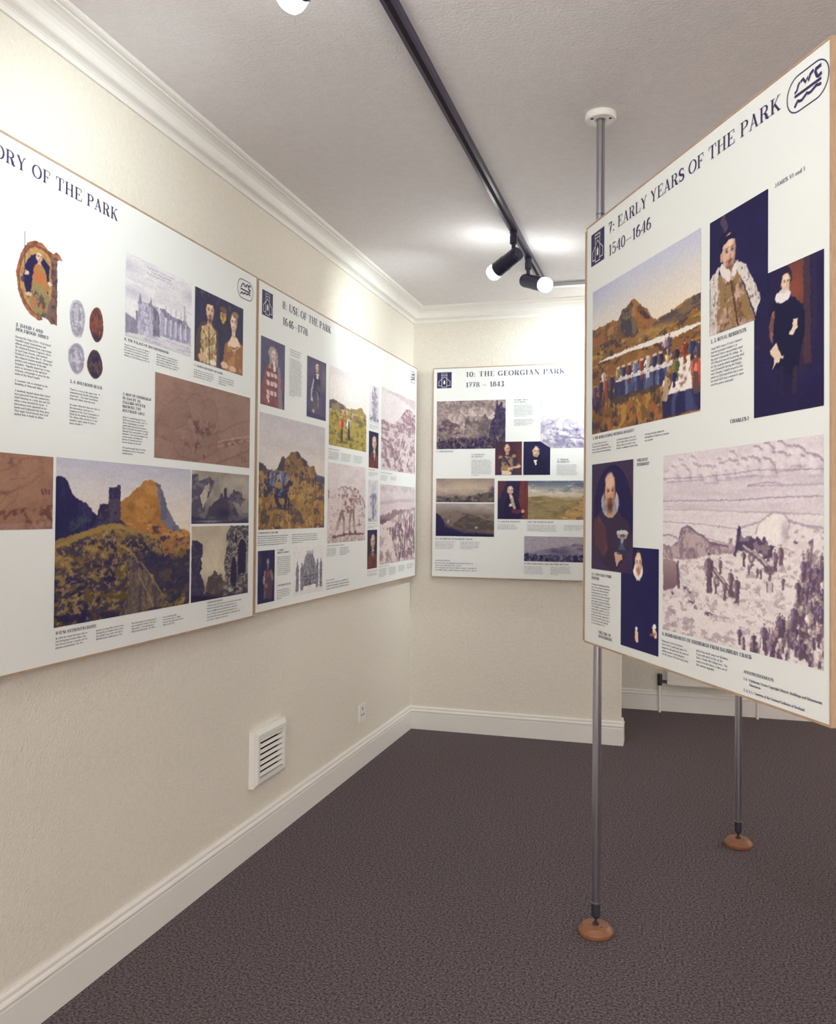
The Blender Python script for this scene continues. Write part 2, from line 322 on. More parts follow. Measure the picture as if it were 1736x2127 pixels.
# ---------------------------------------------------------------- lettering: a modern-face serif drawn with a broad nib
class Face:
    def __init__(s, w, t, sf, seg=10):
        s.w, s.t, s.sf, s.seg = w, t, sf, seg; s.g = {}; s.build()
    def arc(s, cx, cy, rx, ry, a0, a1, n=None):
        n = n or s.seg
        return [(cx+rx*math.cos(math.radians(a0+(a1-a0)*i/n)), cy+ry*math.sin(math.radians(a0+(a1-a0)*i/n))) for i in range(n+1)]
    def stroke(s, pts, w=None):
        out = []; n = len(pts); L = []; R = []
        for i, (x, y) in enumerate(pts):
            xa, ya = pts[max(0, i-1)]; xb, yb = pts[min(n-1, i+1)]; dx, dy = xb-xa, yb-ya; l = math.hypot(dx, dy) or 1
            dx /= l; dy /= l
            if w is None: k = s.t+(s.w-s.t)*abs(dy)**1.4
            elif isinstance(w, (list, tuple)): k = w[0]+(w[1]-w[0])*math.sin(math.pi*i/(n-1))
            else: k = w
            L.append((x-dy*k/2, y+dx*k/2)); R.append((x+dy*k/2, y-dx*k/2))
        for i in range(n-1): out.append([R[i], R[i+1], L[i+1], L[i]])
        return out
    def r(s, x0, x1, y0, y1): return [[(x0, y0), (x1, y0), (x1, y1), (x0, y1)]]
    def V(s, x, y0=0, y1=1, b=1, t=1):
        w, k, h = s.w/2, s.sf, s.t; o = s.r(x-w, x+w, y0, y1)
        if b: o += s.r(x-w-k, x+w+k, y0, y0+h)
        if t: o += s.r(x-w-k, x+w+k, y1-h, y1)
        return o
    def T(s, x, y0=0, y1=1, b=1, t=1):
        w, k, h = s.t/2, s.sf*1.1, s.t; o = s.r(x-w, x+w, y0, y1)
        if b: o += s.r(x-w-k, x+w+k, y0, y0+h)
        if t: o += s.r(x-w-k, x+w+k, y1-h, y1)
        return o
    def build(s):
        w, t, k, S, A, V, T, r = s.w, s.t, s.sf, s.stroke, s.arc, s.V, s.T, s.r; g = s.g; h = t/2
        def ser(x, y, l=None, top=0):
            l = l or k*1.3; return r(x-l, x+l, y-t if top else y, y if top else y+t)
        def tick(x, y0, y1): return [[(x-t*.9, y0), (x+t*.5, y0), (x+t*.5, y1), (x-t*.2, y1)]]
        g['A'] = (.76, S([(.13, 0), (.38, 1)], t*1.2)+S([(.36, 1), (.62, 0)], w)+r(.22, .53, .32, .32+t)+ser(.12, 0)+ser(.63, 0))
        g['B'] = (.70, V(.17)+S([(.17, 1-h), (.34, 1-h)]+A(.36, .76, .2, .24-h, 90, -90)+[(.17, .52)])+S([(.3, .52)]+A(.38, .26, .23, .26-h, 90, -90)+[(.17, h)]))
        g['C'] = (.72, S(A(.40, .5, .32, .5-h, 48, 312, 2*s.seg))+tick(.64, .68, 1)+tick(.64, .12, .3))
        g['D'] = (.78, V(.17)+S([(.17, 1-h), (.33, 1-h)]+A(.35, .5, .32, .5-h, 90, -90, 14)+[(.17, h)]))
        g['E'] = (.68, V(.17)+r(.17, .60, 1-t, 1)+r(.17, .62, 0, t)+r(.17, .42, .5-h, .5+h)+tick(.60, 1-.26, 1)+tick(.63, 0, .28)+tick(.43, .38, .62))
        g['F'] = (.64, V(.17)+r(.17, .58, 1-t, 1)+r(.17, .42, .5-h, .5+h)+tick(.58, 1-.27, 1)+tick(.43, .38, .62))
        g['G'] = (.78, S(A(.40, .5, .32, .5-h, 48, 318, 2*s.seg))+tick(.64, .68, 1)+V(.64, .05, .42, 0, 1))
        g['H'] = (.82, V(.17)+V(.64)+r(.17, .64, .5-h, .5+h))
        g['I'] = (.36, V(.18))
        g['J'] = (.50, V(.33, .2, 1, 0, 1)+S([(.33, .25)]+A(.2, .18, .13, .17, 0, -180, 8)))
        g['K'] = (.80, V(.17)+S([(.2, .38), (.60, 1)], t*1.2)+S([(.32, .58), (.64, 0)], w)+ser(.62, 1, None, 1)+ser(.65, 0))
        g['L'] = (.66, V(.17)+r(.17, .60, 0, t)+tick(.61, 0, .32))
        g['M'] = (.96, T(.12)+S([(.13, 1), (.46, .05)], w)+S([(.46, .05), (.78, 1)], t*1.2)+V(.79))
        g['N'] = (.82, T(.14)+S([(.14, 1), (.66, 0)], w)+T(.67))
        g['O'] = (.80, S(A(.40, .5, .33, .5-h, 0, 360, 2*s.seg)))
        g['P'] = (.66, V(.17)+S([(.17, 1-h), (.34, 1-h)]+A(.36, .74, .22, .26-h, 90, -90)+[(.17, .48)]))
        g['Q'] = (.80, g['O'][1]+S([(.38, .25), (.5, .05), (.66, -.12)], w*.7))
        g['R'] = (.76, g['P'][1]+S([(.34, .48), (.46, .42), (.53, .25), (.56, .08), (.66, .02), (.73, .08)], [t, w*1.5]))
        g['S'] = (.60, S(A(.30, .74, .2, .26-h, 30, 230, 10)+A(.31, .25, .21, .25-h, 50, -150, 10), [t, w*1.35])+tick(.50, .72, 1)+tick(.10, .02, .3))
        g['T'] = (.74, V(.37, 0, 1, 1, 0)+r(.06, .68, 1-t, 1)+tick(.68, .72, 1)+[[(.06-t*.5, .72), (.06+t*.2, .72), (.06+t*.9, 1), (.06-t*.5, 1)]])
        g['U'] = (.80, V(.17, .3, 1, 0, 1)+S([(.17, .35)]+A(.41, .3, .24, .3-h, 180, 360, 12)+[(.65, .35)])+T(.65, .3, 1, 0, 1))
        g['V'] = (.74, S([(.12, 1), (.38, 0)], w)+S([(.38, 0), (.62, 1)], t*1.2)+ser(.12, 1, None, 1)+ser(.62, 1, None, 1))
        g['W'] = (1.06, S([(.12, 1), (.34, 0)], w)+S([(.34, 0), (.52, 1)], t*1.2)+S([(.50, 1), (.72, 0)], w)+S([(.72, 0), (.92, 1)], t*1.2)+ser(.12, 1, None, 1)+ser(.5, 1, None, 1)+ser(.93, 1, None, 1))
        g['X'] = (.76, S([(.13, 1), (.62, 0)], w)+S([(.13, 0), (.60, 1)], t*1.2)+ser(.13, 1, None, 1)+ser(.62, 0)+ser(.13, 0)+ser(.61, 1, None, 1))
        g['Y'] = (.76, S([(.12, 1), (.38, .45)], w)+S([(.38, .45), (.62, 1)], t*1.2)+V(.38, 0, .47, 1, 0)+ser(.12, 1, None, 1)+ser(.63, 1, None, 1))
        g['Z'] = (.66, r(.08, .56, 1-t, 1)+r(.08, .58, 0, t)+S([(.12, 0), (.52, 1)], w)+tick(.58, 0, .28)+tick(.1, .74, 1))
        # figures
        g['0'] = (.60, S(A(.30, .5, .23, .5-h, 0, 360, 18)))
        g['1'] = (.46, V(.26, 0, 1, 1, 0)+S([(.26, .98), (.08, .82)], t*1.3))
        g['2'] = (.60, S([(.1, .74)]+A(.3, .72, .2, .28-h, 160, -30, 9)+[(.3, .35), (.1, .06)])+r(.08, .52, 0, w*.7)+tick(.53, 0, .24))
        g['3'] = (.60, S(A(.28, .76, .19, .24-h, 150, -80, 9), [t, w*1.2])+S(A(.28, .27, .22, .27-h, 80, -150, 10), [t, w*1.3])+r(.2, .34, .5, .5+t))
        g['4'] = (.62, V(.43, 0, 1, 1, 0)+S([(.43, 1), (.06, .3)], t*1.2)+r(.05, .57, .26, .26+t*1.2))
        g['5'] = (.60, r(.12, .5, 1-w*.6, 1)+r(.12, .12+t*1.2, .5, 1)+S([(.13, .52), (.2, .6)]+A(.28, .31, .23, .31-h, 95, -150, 11)))
        g['6'] = (.60, S(A(.30, .29, .22, .29-h, 0, 360, 16))+S([(.09, .3), (.1, .6), (.2, .85), (.36, .97), (.48, .9)], [t, w*1.5]))
        g['7'] = (.58, r(.08, .52, 1-w*.8, 1)+S([(.51, .95), (.32, .45), (.24, 0)], [t, w*1.3])+tick(.1, .72, 1))
        g['8'] = (.60, S(A(.30, .75, .18, .25-h, 0, 360, 14))+S(A(.30, .26, .22, .26-h, 0, 360, 16)))
        g['9'] = (.60, S(A(.30, .71, .22, .29-h, 0, 360, 16))+S([(.51, .7), (.5, .4), (.4, .15), (.24, .03), (.12, .1)], [t, w*1.5]))
        d = w*.62
        g['.'] = (.26, S(A(.13, d, d*.5, d*.5, 0, 360, 8), d)); g[','] = (.26, g['.'][1]+S([(.15, d), (.09, -.16)], t*1.3))
        g[':'] = (.30, g['.'][1]+S(A(.13, .56, d*.5, d*.5, 0, 360, 8), d)); g['-'] = (.40, r(.06, .34, .30, .30+t*1.6))
        g["'"] = (.22, S([(.13, 1), (.09, .74)], w*.7)); g['~'] = (.86, r(.08, .78, .36, .36+t)); g['('] = (.34, S(A(.42, .42, .3, .62, 120, 240))); g[')'] = (.34, S(A(-.08, .42, .3, .62, 60, -60)))
        g['/'] = (.4, S([(.05, 0), (.35, 1)], t)); g[' '] = (.34, [])
        # lower case
        x = .66; n8 = 6
        def bowl(cx, rx=.19): return S(A(cx, x/2, rx, x/2-h, 0, 360, 10))
        def st(xx, y0=0, y1=x, b=1, tp=1):
            o = r(xx-w/2, xx+w/2, y0, y1)
            if b: o += r(xx-w/2-k*.7, xx+w/2+k*.7, y0, y0+t)
            if tp: o += r(xx-w/2-k*.7, xx, y1-t, y1)
            return o
        g['a'] = (.52, S([(.11, .5)]+A(.24, x-.16, .14, .16-h, 170, 0, n8)+[(.38, .12), (.46, .03)])+S(A(.22, .17, .15, .17-h, 60, 300, 8)))
        g['b'] = (.56, st(.12, 0, 1.05, 0)+bowl(.30)); g['c'] = (.48, S(A(.27, x/2, .19, x/2-h, 45, 315, 10))); g['d'] = (.56, st(.42, 0, 1.05)+bowl(.25))
        g['e'] = (.50, S([(.09, x*.52), (.44, x*.52)], t)+S(A(.26, x/2, .19, x/2-h, 0, 315, 10))); g['f'] = (.36, st(.16, 0, .85, 1, 0)+S([(.16, .85), (.2, 1.0), (.30, 1.02), (.36, .95)])+r(.05, .32, x-t, x))
        g['g'] = (.52, S(A(.24, x*.64, .15, x*.36, 0, 360, 9))+S(A(.25, -.12, .2, .14, 0, 360, 9))+S([(.12, .22), (.08, .1), (.2, .03)], t*1.4))
        def hump(x0, x1): return S([(x0, x-.18)]+A((x0+x1)/2, x-.19, (x1-x0)/2, .19-h, 180, 0, n8)+[(x1, .1)])+st(x1, 0, .3, 1, 0)
        g['h'] = (.60, st(.14, 0, 1.05)+hump(.14, .45)); g['i'] = (.30, st(.15)+S(A(.14, .9, d*.5, d*.5, 0, 360, 6), d)); g['j'] = (.28, st(.15, -.1, x, 0)+S([(.15, -.1), (.08, -.25), (0, -.2)]))
        g['k'] = (.58, st(.14, 0, 1.05)+S([(.16, .28), (.42, x)], t*1.3)+S([(.24, .38), (.48, 0)], w)); g['l'] = (.30, st(.15, 0, 1.05))
        g['m'] = (.88, st(.14)+hump(.14, .43)+hump(.43, .73)); g['n'] = (.60, st(.14)+hump(.14, .45)); g['o'] = (.52, bowl(.26, .20)); g['p'] = (.56, st(.13, -.3, x)+bowl(.31)); g['q'] = (.56, st(.43, -.3, x, 1, 0)+bowl(.25))
        g['r'] = (.44, st(.14)+S([(.14, x-.2), (.24, x-.04), (.34, x-.02), (.4, x-.1)])); g['s'] = (.44, S(A(.22, x*.74, .14, x*.26-h, 30, 230, 7)+A(.23, x*.25, .15, x*.25-h, 50, -150, 7), [t, w*1.3]))
        g['t'] = (.36, st(.16, .1, .85, 0, 0)+S([(.16, .14), (.22, .02), (.34, .06)])+r(.05, .32, x-t, x)); g['u'] = (.60, st(.13, .15, x, 0)+S([(.13, .2)]+A(.28, .18, .15, .18-h, 180, 360, n8))+st(.44))
        g['v'] = (.52, S([(.08, x), (.27, 0)], w)+S([(.27, 0), (.44, x)], t*1.3)); g['w'] = (.78, S([(.08, x), (.25, 0)], w)+S([(.25, 0), (.38, x)], t*1.3)+S([(.36, x), (.54, 0)], w)+S([(.54, 0), (.7, x)], t*1.3))
        g['x'] = (.54, S([(.09, x), (.44, 0)], w)+S([(.09, 0), (.43, x)], t*1.3)); g['y'] = (.52, S([(.08, x), (.27, 0)], w)+S([(.44, x), (.27, 0), (.18, -.25), (.08, -.26)], t*1.4)); g['z'] = (.46, r(.06, .4, x-t, x)+r(.06, .4, 0, t)+S([(.08, 0), (.38, x)], w))
FT = Face(.125, .040, .085, 14)     # titles
FH = Face(.17, .060, .07, 8)        # headings
FB = Face(.125, .065, .06, 6)       # reading text
def text_polys(face, s, x, y, cap, xs=1.0, track=0.0):
    out = []; cx = x
    for ch in s:
        if ch == '|': cx += .15*cap*xs; continue
        adv, polys = face.g.get(ch, face.g[' '])
        for q in polys: out.append([(cx+px*cap*xs, y+py*cap) for px, py in q])
        cx += (adv+track)*cap*xs
    return out, cx-x
def polys_mesh(name, polys, root, m, z):
    v = []; f = []
    for q in polys:
        i = len(v); v += [(a, b, z) for a, b in q]; f.append(tuple(range(i, i+len(q))))
    me = bpy.data.meshes.new(name); me.from_pydata(v, [], f); me.update(); me.materials.append(m)
    bm = bmesh.new(); bm.from_mesh(me)
    for q in bm.faces:
        q.normal_update()
        if q.normal.z < 0: q.normal_flip()
    bm.to_mesh(me); bm.free()
    o = bpy.data.objects.new(name, me); COL.objects.link(o); o.parent = root
    return o
def lettering(root, H, name, face, lines, u, v, cap, pitch=0, width=None, track=.02, label=None, xs=.9):
    """lines of print; v is the first baseline measured down from the top edge; width fits the longest line"""
    if isinstance(lines, str): lines = [lines]
    if width:
        L = max(text_polys(face, s, 0, 0, cap, 1.0, track)[1] for s in lines); xs = width/L
    P = []
    for i, s in enumerate(lines): P += text_polys(face, s, u, H-v-i*pitch, cap, xs, track)[0]
    o = polys_mesh(name, P, root, M_ink, .0011)
    if label: o['label'] = label
    return o
def greek(root, H, u, v, w, n, pitch, last=.6, seed=0, ragged=.12, name='small_print'):
    """reading text too small to be read in the photograph: rows of word-like marks"""
    rng = random.Random(seed*77+n); P = []; x = pitch*.36; t = pitch*.085
    for i in range(n):
        W = w*(last if i == n-1 else 1-ragged*rng.random()); cx = u; y = H-v-i*pitch
        while cx < u+W-pitch*.3:
            for k in range(rng.choice((2, 3, 4, 5, 5, 6, 7, 8))):
                if cx > u+W: break
                hh = x*(1.55 if rng.random() < .22 else 1); y0 = y-(x*.5 if rng.random() < .1 else 0)
                P.append([(cx, y0), (cx+t, y0), (cx+t, y+hh), (cx, y+hh)])
                kind = rng.random(); a = pitch*rng.uniform(.2, .3)
                if kind < .45: P.append([(cx, y+x-t*.7), (cx+a, y+x-t*.7), (cx+a, y+x), (cx, y+x)])
                if kind > .25: P.append([(cx, y), (cx+a, y), (cx+a, y+t*.7), (cx, y+t*.7)])
                if .3 < kind < .6: P.append([(cx+a-t, y), (cx+a, y), (cx+a, y+x), (cx+a-t, y+x)])
                cx += a+pitch*.07
            cx += pitch*.22
    return polys_mesh(name, P, root, M_ink, .0011)

# ---------------------------------------------------------------- the pictures
NV = '1e1a44'
def hillside(p, m, dark, mid, lite, fx=10, thr=(.42, .62)):
    a = p.n(fx); b = p.n(fx*2.2)
    p.mix(m, dark, mid, (a-.3)/.35); p.put(m*np.clip((b-thr[1])/.15, 0, 1), lite, .85); p.put(m*np.clip((thr[0]-b)/.12, 0, 1), dark, .85)
def pc_chapel(p):
    p.vgrad((0, 'a9a9b6'), (.12, 'b9b4b6'), (.3, 'c9bfb2'), (.5, 'd0c0ac'), (1, 'd0c0ac')); p.tex(.025, 6, 30)
    rh = p.below([(.36, .36), (.41, .27), (.52, .18), (.59, .12), (.65, .10), (.71, .12), (.75, .19), (.79, .31), (.87, .42), (1, .47)], .008, 30)*(p.X > .38)
    p.put(rh, 'a06c33'); p.put(rh*p.ink(14, 18, .52, .2), '7d5230', .7); p.put(rh*p.ink(9, 12, .56, .15), 'b98142', .7)
    sh = p.poly([(.69, .11), (.73, .13), (.76, .20), (.80, .31), (.88, .42), (.96, .475), (.84, .46), (.74, .36), (.72, .22)], .008); p.put(sh, '5a5a70'); p.put(sh*p.ink(20, 25, .55), '7a7684', .6)
    lh = p.below([(0, .11), (.06, .12), (.11, .22), (.19, .27), (.26, .34), (.34, .42), (.4, .6)], .006, 24)*(p.X < .4)
    p.put(lh, '211e4a'); p.put(lh*p.ink(26, 7, .58, .1), '33305c', .7); p.put(lh*p.ink(10, 12, .6, .12)*p.blob(.16, .42, .1, .08), '46604f', .8)
    og = p.below([(.4, .5), (.48, .37), (.64, .40), (.84, .45), (1, .49)], .006)*(p.X > .42); p.put(og, 'a06a36')
    p.put(og*p.ink(16, 26, .55, .06), '3a2a48', .9); p.put(og*p.ink(22, 40, .62, .08), 'c08a4c', .8)
    for q, c in (([(.25, .395), (.26, .335), (.28, .27), (.345, .27), (.35, .42)], '2c2648'), ([(.335, .235), (.34, .16), (.39, .16), (.395, .145), (.42, .147), (.423, .42), (.345, .42)], '463a52'), ([(.335, .235), (.34, .16), (.39, .16), (.395, .145), (.42, .147), (.42, .235)], '2a2450')):
        m = p.poly(q); p.put(m, c); p.put(m*p.ink(60, 70, .55, .1), '5c4c58', .55)
    m = p.poly([(.2, .44), (.25, .385), (.35, .38), (.42, .37), (.48, .42), (.4, .46)], .008); p.put(m, '322c50'); p.put(m*p.ink(40, 40, .55, .1), '4a4258', .6)
    p.put(p.blob(.385, .33, .008, .014), '1c1840', .9)
    fg = p.below([(0, .52), (.14, .455), (.25, .42), (.37, .40), (.48, .41), (.6, .45), (.71, .50), (.80, .56), (1, .60)], .006, 18)
    t = np.clip((p.Y-.4)/.6, 0, 1); p.mix(fg, '7d6238', '54462f', t*1.2)
    a = p.n(9, 12); p.put(fg*np.clip((a-.55)/.1, 0, 1)*np.clip((p.Y-.46)/.06, 0, 1), '262148', .95)
    # curved banks
    arcs = np.sin((p.Y*1.0+((p.X-.45)**2)*.9)*46+p.n(6)*5); p.put(fg*np.clip((arcs-.35)/.4, 0, 1)*(p.X < .55)*np.clip((p.Y-.47)/.05, 0, 1), '2d2848', .75)
    p.put(fg*p.ink(22, 26, .58, .09), '8f7243', .7); p.put(fg*p.ink(30, 34, .62, .07), '383248', .8); p.put(fg*p.ink(40, 46, .64, .06), 'ac8a4e', .6)
    dk = p.poly([(.52, .58), (.70, .60), (1, .62), (1, .95), (.86, .97), (.70, .80), (.58, .68)], .03); p.put(dk, '2a2648', .85); p.put(dk*p.ink(16, 20, .55, .1), '564a3e', .75)
    pa = p.poly([(.47, .62), (.55, .66), (.66, .78), (.78, .98), (.52, 1.02), (.42, 1.0), (.5, .82)], .015); p.put(pa, '6b5e4e', .7); p.put(pa*p.ink(40, 8, .55, .1), '3b3450', .7)
    for q in ([(.4, .52), (.5, .58), (.56, .66)], [(.58, .66), (.66, .76), (.76, .9)], [(.56, .74), (.64, .88), (.68, .97)]): p.put(p.line(q, .008), 'a08650', .6)
    m = p.below([(0, .49), (.3, .40), (.42, .395), (.6, .45), (.72, .5)])*(1-p.below([(0, .54), (.3, .44), (.42, .43), (.6, .475), (.72, .51)]))*(p.X < .72); p.put(m, '94763c', .8)
    og2 = p.poly([(.72, .55), (.80, .49), (1, .5), (1, .57), (.78, .63)], .01); p.put(og2, '9a6a3c', .8); p.put(og2*p.ink(24, 30, .54, .07), '3a2c48', .8)
    p.put(p.below([(0, .93), (1, 1.01)])*p.ink(12, 12, .5, .12), '221d44', .8)
def pc_palace(p):
    p.a[:] = srgb('dad8d2'); p.tex(.02, 8, 60)
    for i in range(2): p.put(p.ink(3, 14, .60, .16)*(p.Y < .45), 'bcbac0', .4)
    p.put(p.blob(0, .15, .2, .09), 'a8a6b2', .6); p.put(p.blob(.1, .45, .25, .07), 'a8a6b2', .6); p.put(p.blob(.98, .2, .16, .1), 'a8a6b2', .6)
    for y, a, b in ((.06, .3, .72), (.10, .36, .66), (.14, .3, .68)):
        for k in range(26):
            xx = a+(b-a)*k/26; p.put(p.line([(xx, y), (xx+.009, y+.012*(k % 3-1))], .004), '8a88a0', .7)
    def blk(q, c, hatch='7a7688', fx=70, fy=12):
        m = p.poly(q); p.put(m, c); p.put(m*p.ink(fx, fy, .52, .1), hatch, .7)
    blk([(0, .72), (.17, .78), (.19, .95), (0, .98)], '8e8b98'); blk([(.14, .66), (.2, .64), (.2, .9), (.15, .88)], '84818f')
    blk([(.5, .52), (.66, .56), (.9, .56), (.99, .63), (.99, .86), (.5, .86)], 'a4a2b4'); blk([(.48, .52), (.55, .5), (.72, .57), (.9, .55), (.98, .63), (.9, .66), (.6, .62)], '8f8c9c', '5c586e')
    blk([(.2, .52), (.36, .50), (.48, .52), (.5, .90), (.36, .93), (.2, .92)], 'c0bec6'); blk([(.36, .5), (.48, .58), (.5, .9), (.38, .93)], '84808f', '5c586e')
    for x in (.2, .355):
        blk([(x-.03, .55), (x+.03, .55), (x+.035, .93), (x-.035, .93)], 'b2b0bc'); p.put(p.poly([(x-.03, .55), (x, .42), (x+.03, .55)]), '86828f')
    for x in (.58, .66, .74, .82, .9): p.put(p.line([(x, .62), (x, .80)], .022), 'd0ced2', .8); p.put(p.line([(x+.03, .60), (x+.03, .84)], .012), '827e8e', .8); p.put(p.line([(x, .46), (x, .56)], .008), '8c8896', .8)
    for y in (.62, .7, .78): p.put(p.line([(.25, y), (.33, y)], .012), '8a88a2', .7)
    p.put(p.line([(.88, .36), (.88, .6)], .012), '908c98')
    g = p.below([(0, .96), (.2, .93), (.5, .88), (1, .84)]); p.put(g, 'cdcbc8'); p.put(g*p.ink(6, 50, .6, .1), '9c9aac', .6)
    p.put(p.below([(0, .985), (1, .985)]), 'b9b6b4', .5)
def pc_couple(p):
    p.a[:] = srgb('2a2547'); p.tex(.15, 8); p.put(p.ink(30, 6, .6, .1)*(p.Y < .12), '5c5060', .6)
    p.put(p.poly([(.0, 1), (.03, .62), (.12, .45), (.24, .40), (.36, .41), (.46, .5), (.5, 1)], .006), '4a3a40'); m = p.poly([(.1, 1), (.13, .5), (.27, .42), (.42, .5), (.43, 1)], .006); p.put(m, 'b09468'); p.put(m*p.ink(14, 10, .54, .08), '6e5240', .7); p.put(m*p.ink(24, 20, .62, .06), 'd8c494', .8)
    p.put(p.line([(.16, .55), (.29, .68), (.4, .52)], .012), '6b5028', .9); p.put(p.line([(.27, .45), (.29, 1)], .02), '55402c', .8)
    p.face(.29, .25, .075, .145, 'cfa888', '3c2c30', '4a3028', 'e0c2a4', .2, 1.15, 1.05); p.put(p.poly([(.2, .12), (.3, .06), (.38, .1), (.37, .155), (.22, .165)]), '2a2240')
    m = p.poly([(.5, .19), (.62, .18), (.62, .28), (.56, .36), (.5, .29)]); p.put(m, 'b8923c'); p.put(m*p.ink(18, 14, .5, .1), '7a4a34', .6); p.put(p.poly([(.49, .13), (.56, .10), (.63, .13), (.62, .18), (.5, .18)]), '6a5638', .8)
    p.put(p.poly([(.55, 1), (.6, .62), (.7, .54), (.88, .50), (1, .56), (1, 1)], .005), '8e5c3a'); m = p.poly([(.62, 1), (.66, .62), (.9, .58), (.98, 1)], .004); p.put(m*p.ink(20, 16, .52, .1), 'b5824e', .7)
    p.put(p.poly([(.66, .62), (.74, .47), (.86, .47), (.95, .57), (.8, .63)]), 'd9bda0'); p.put(p.line([(.67, .63), (.8, .68), (.94, .58)], .012), 'c8b088', .8)
    p.face(.79, .27, .068, .13, 'dcbea2', '6e4a3a', None, 'e8d2ba', -.1, 1.2, 1.1); p.put(p.ell(.83, .15, .07, .05), '8c6a48')
    p.put(p.ell(.15, .92, .08, .05, .3), 'c09878'); p.put(p.ell(.36, .95, .07, .035, .3), 'd2c8b8'); p.put(p.ell(.6, .93, .08, .05, .3), 'cda98c'); p.put(p.ell(.78, .95, .08, .04, .3), 'c9a488')
def maptone(p, base, dk, lt):
    p.a[:] = srgb(base); p.tex(.06, 5); p.put(p.blob(.3, .4, .5, .5), lt, .3); p.put(p.ink(5, 6, .6, .15), dk, .25); p.tex(.03, 60, 60)
def pc_map(p):
    maptone(p, '8a6a5c', '6e4a44', '9a7866')
    for q in ([(.02, .62), (.06, .42), (.14, .3), (.22, .24), (.3, .27), (.33, .4), (.28, .55), (.2, .62)], [(.28, .26), (.36, .14), (.44, .15), (.5, .3)], [(.44, .24), (.52, .14), (.58, .18), (.62, .4), (.56, .56), (.44, .62)], [(.5, .62), (.66, .56), (.82, .42), (1, .32)], [(.02, .72), (.16, .8), (.22, .95), (.4, .98), (.58, .86), (.66, .72)], [(.6, .7), (1, .62)]):
        m = p.poly(q, .012); p.put(m*.6, '7c5a50', .6); p.put(p.line(q, .005), '5e403e', .35)
    p.put(p.blob(.44, .55, .14, .12)*p.ink(30, 18, .5, .1), '4f3238', .85); p.put(p.blob(.4, .8, .16, .12)*p.ink(34, 14, .54, .1), '573a3a', .7)
    for y in (.60, .66): p.put(p.line([(.62, y+.1), (.8, y+.02), (1, y-.05)], .008), 'a98a78', .7)
    p.put(p.poly([(.66, .68), (1, .56), (1, .62), (.7, .76)])*p.ink(40, 20, .5, .1), '5e423e', .6); p.put(p.line([(.6, .99), (.82, .86), (1, .74)], .006), '6a4a44', .6)
    for x, y in ((.9, .88), (.93, .86), (.46, .9)): p.put(p.line([(x, y), (x+.02, y+.05)], .008), '4a3038', .7)
def pc_mapl(p):
    maptone(p, '8f6852', '74453e', '9e7860')
    for q in ([(0, .3), (.25, .22), (.5, .06), (.78, .02), (.85, .2), (.6, .4), (.3, .5), (0, .62)], [(.1, .72), (.25, .55), (.45, .42)], [(.2, .75), (.4, .6), (.45, .4)], [(.3, .34), (.55, .3), (.8, .16)]): p.put(p.line(q, .010), '6c3e38', .35)
    p.put(p.blob(.3, .1, .14, .04)*p.ink(20, 20, .5, .1), '50303c', .9); p.put(p.below([(0, .78), (.5, .72), (1, .66)])*p.ink(16, 12, .52, .1), '55302e', .7); p.put(p.below([(0, .93), (1, .9)]), '9c7a6c', .5)
    for x in (.82, .88, .93): p.put(p.line([(x, .46), (x+.01, .52)], .02), '4c2f38', .8)
    p.put(p.blob(.2, .52, .1, .03), '50303c', .5)
def pc_crag(p):
    p.vgrad((0, '93887c'), (.5, '8f857a'), (1, '5a5460')); p.tex(.12, 5); p.put(p.blob(.85, .15, .2, .12), 'b0a698', .7)
    m = p.poly([(0, .1), (.1, .05), (.12, .2), (.3, .1), (.36, .2), (.32, .35), (.2, .6), (.2, .8), (0, 1)], .015); p.put(m, '4a4458'); p.put(p.poly([(.13, .5), (.2, .3), (.28, .25), (.26, .45), (.18, .72)], .01), 'a99d8e')
    p.put(m*p.ink(12, 12, .56, .1), '8d8478', .5)
    m = p.poly([(.62, .5), (.72, .34), (.86, .36), (.94, .5), (.9, .62), (.66, .62)], .02); p.put(m, '5b5662'); p.put(m*p.ink(14, 12, .55), '3c364f', .7)
    m = p.poly([(.18, 1), (.3, .68), (.46, .5), (.6, .48), (.72, .62), (.84, .9), (1, .9), (1, 1)], .012); p.put(m, '3f3950'); p.put(m*p.ink(9, 9, .55, .12), '766d6c', .55)
    p.put(p.poly([(.53, .5), (.535, .3), (.58, .3), (.585, .5)]), '3a344e'); p.put(p.poly([(.46, .5), (.47, .42), (.51, .4), (.52, .5)]), '433c52')
    p.put(p.blob(.55, .8, .14, .1), '241f42', .9); p.put(p.below([(0, .86), (.4, .95), (1, .97)]), '2a2546', .85); p.put(p.blob(.3, .96, .2, .02), 'a89c90', .8); p.put(p.poly([(.86, .6), (.95, .5), (1, .7), (1, .8), (.88, .78)]), '8f877c', .7)
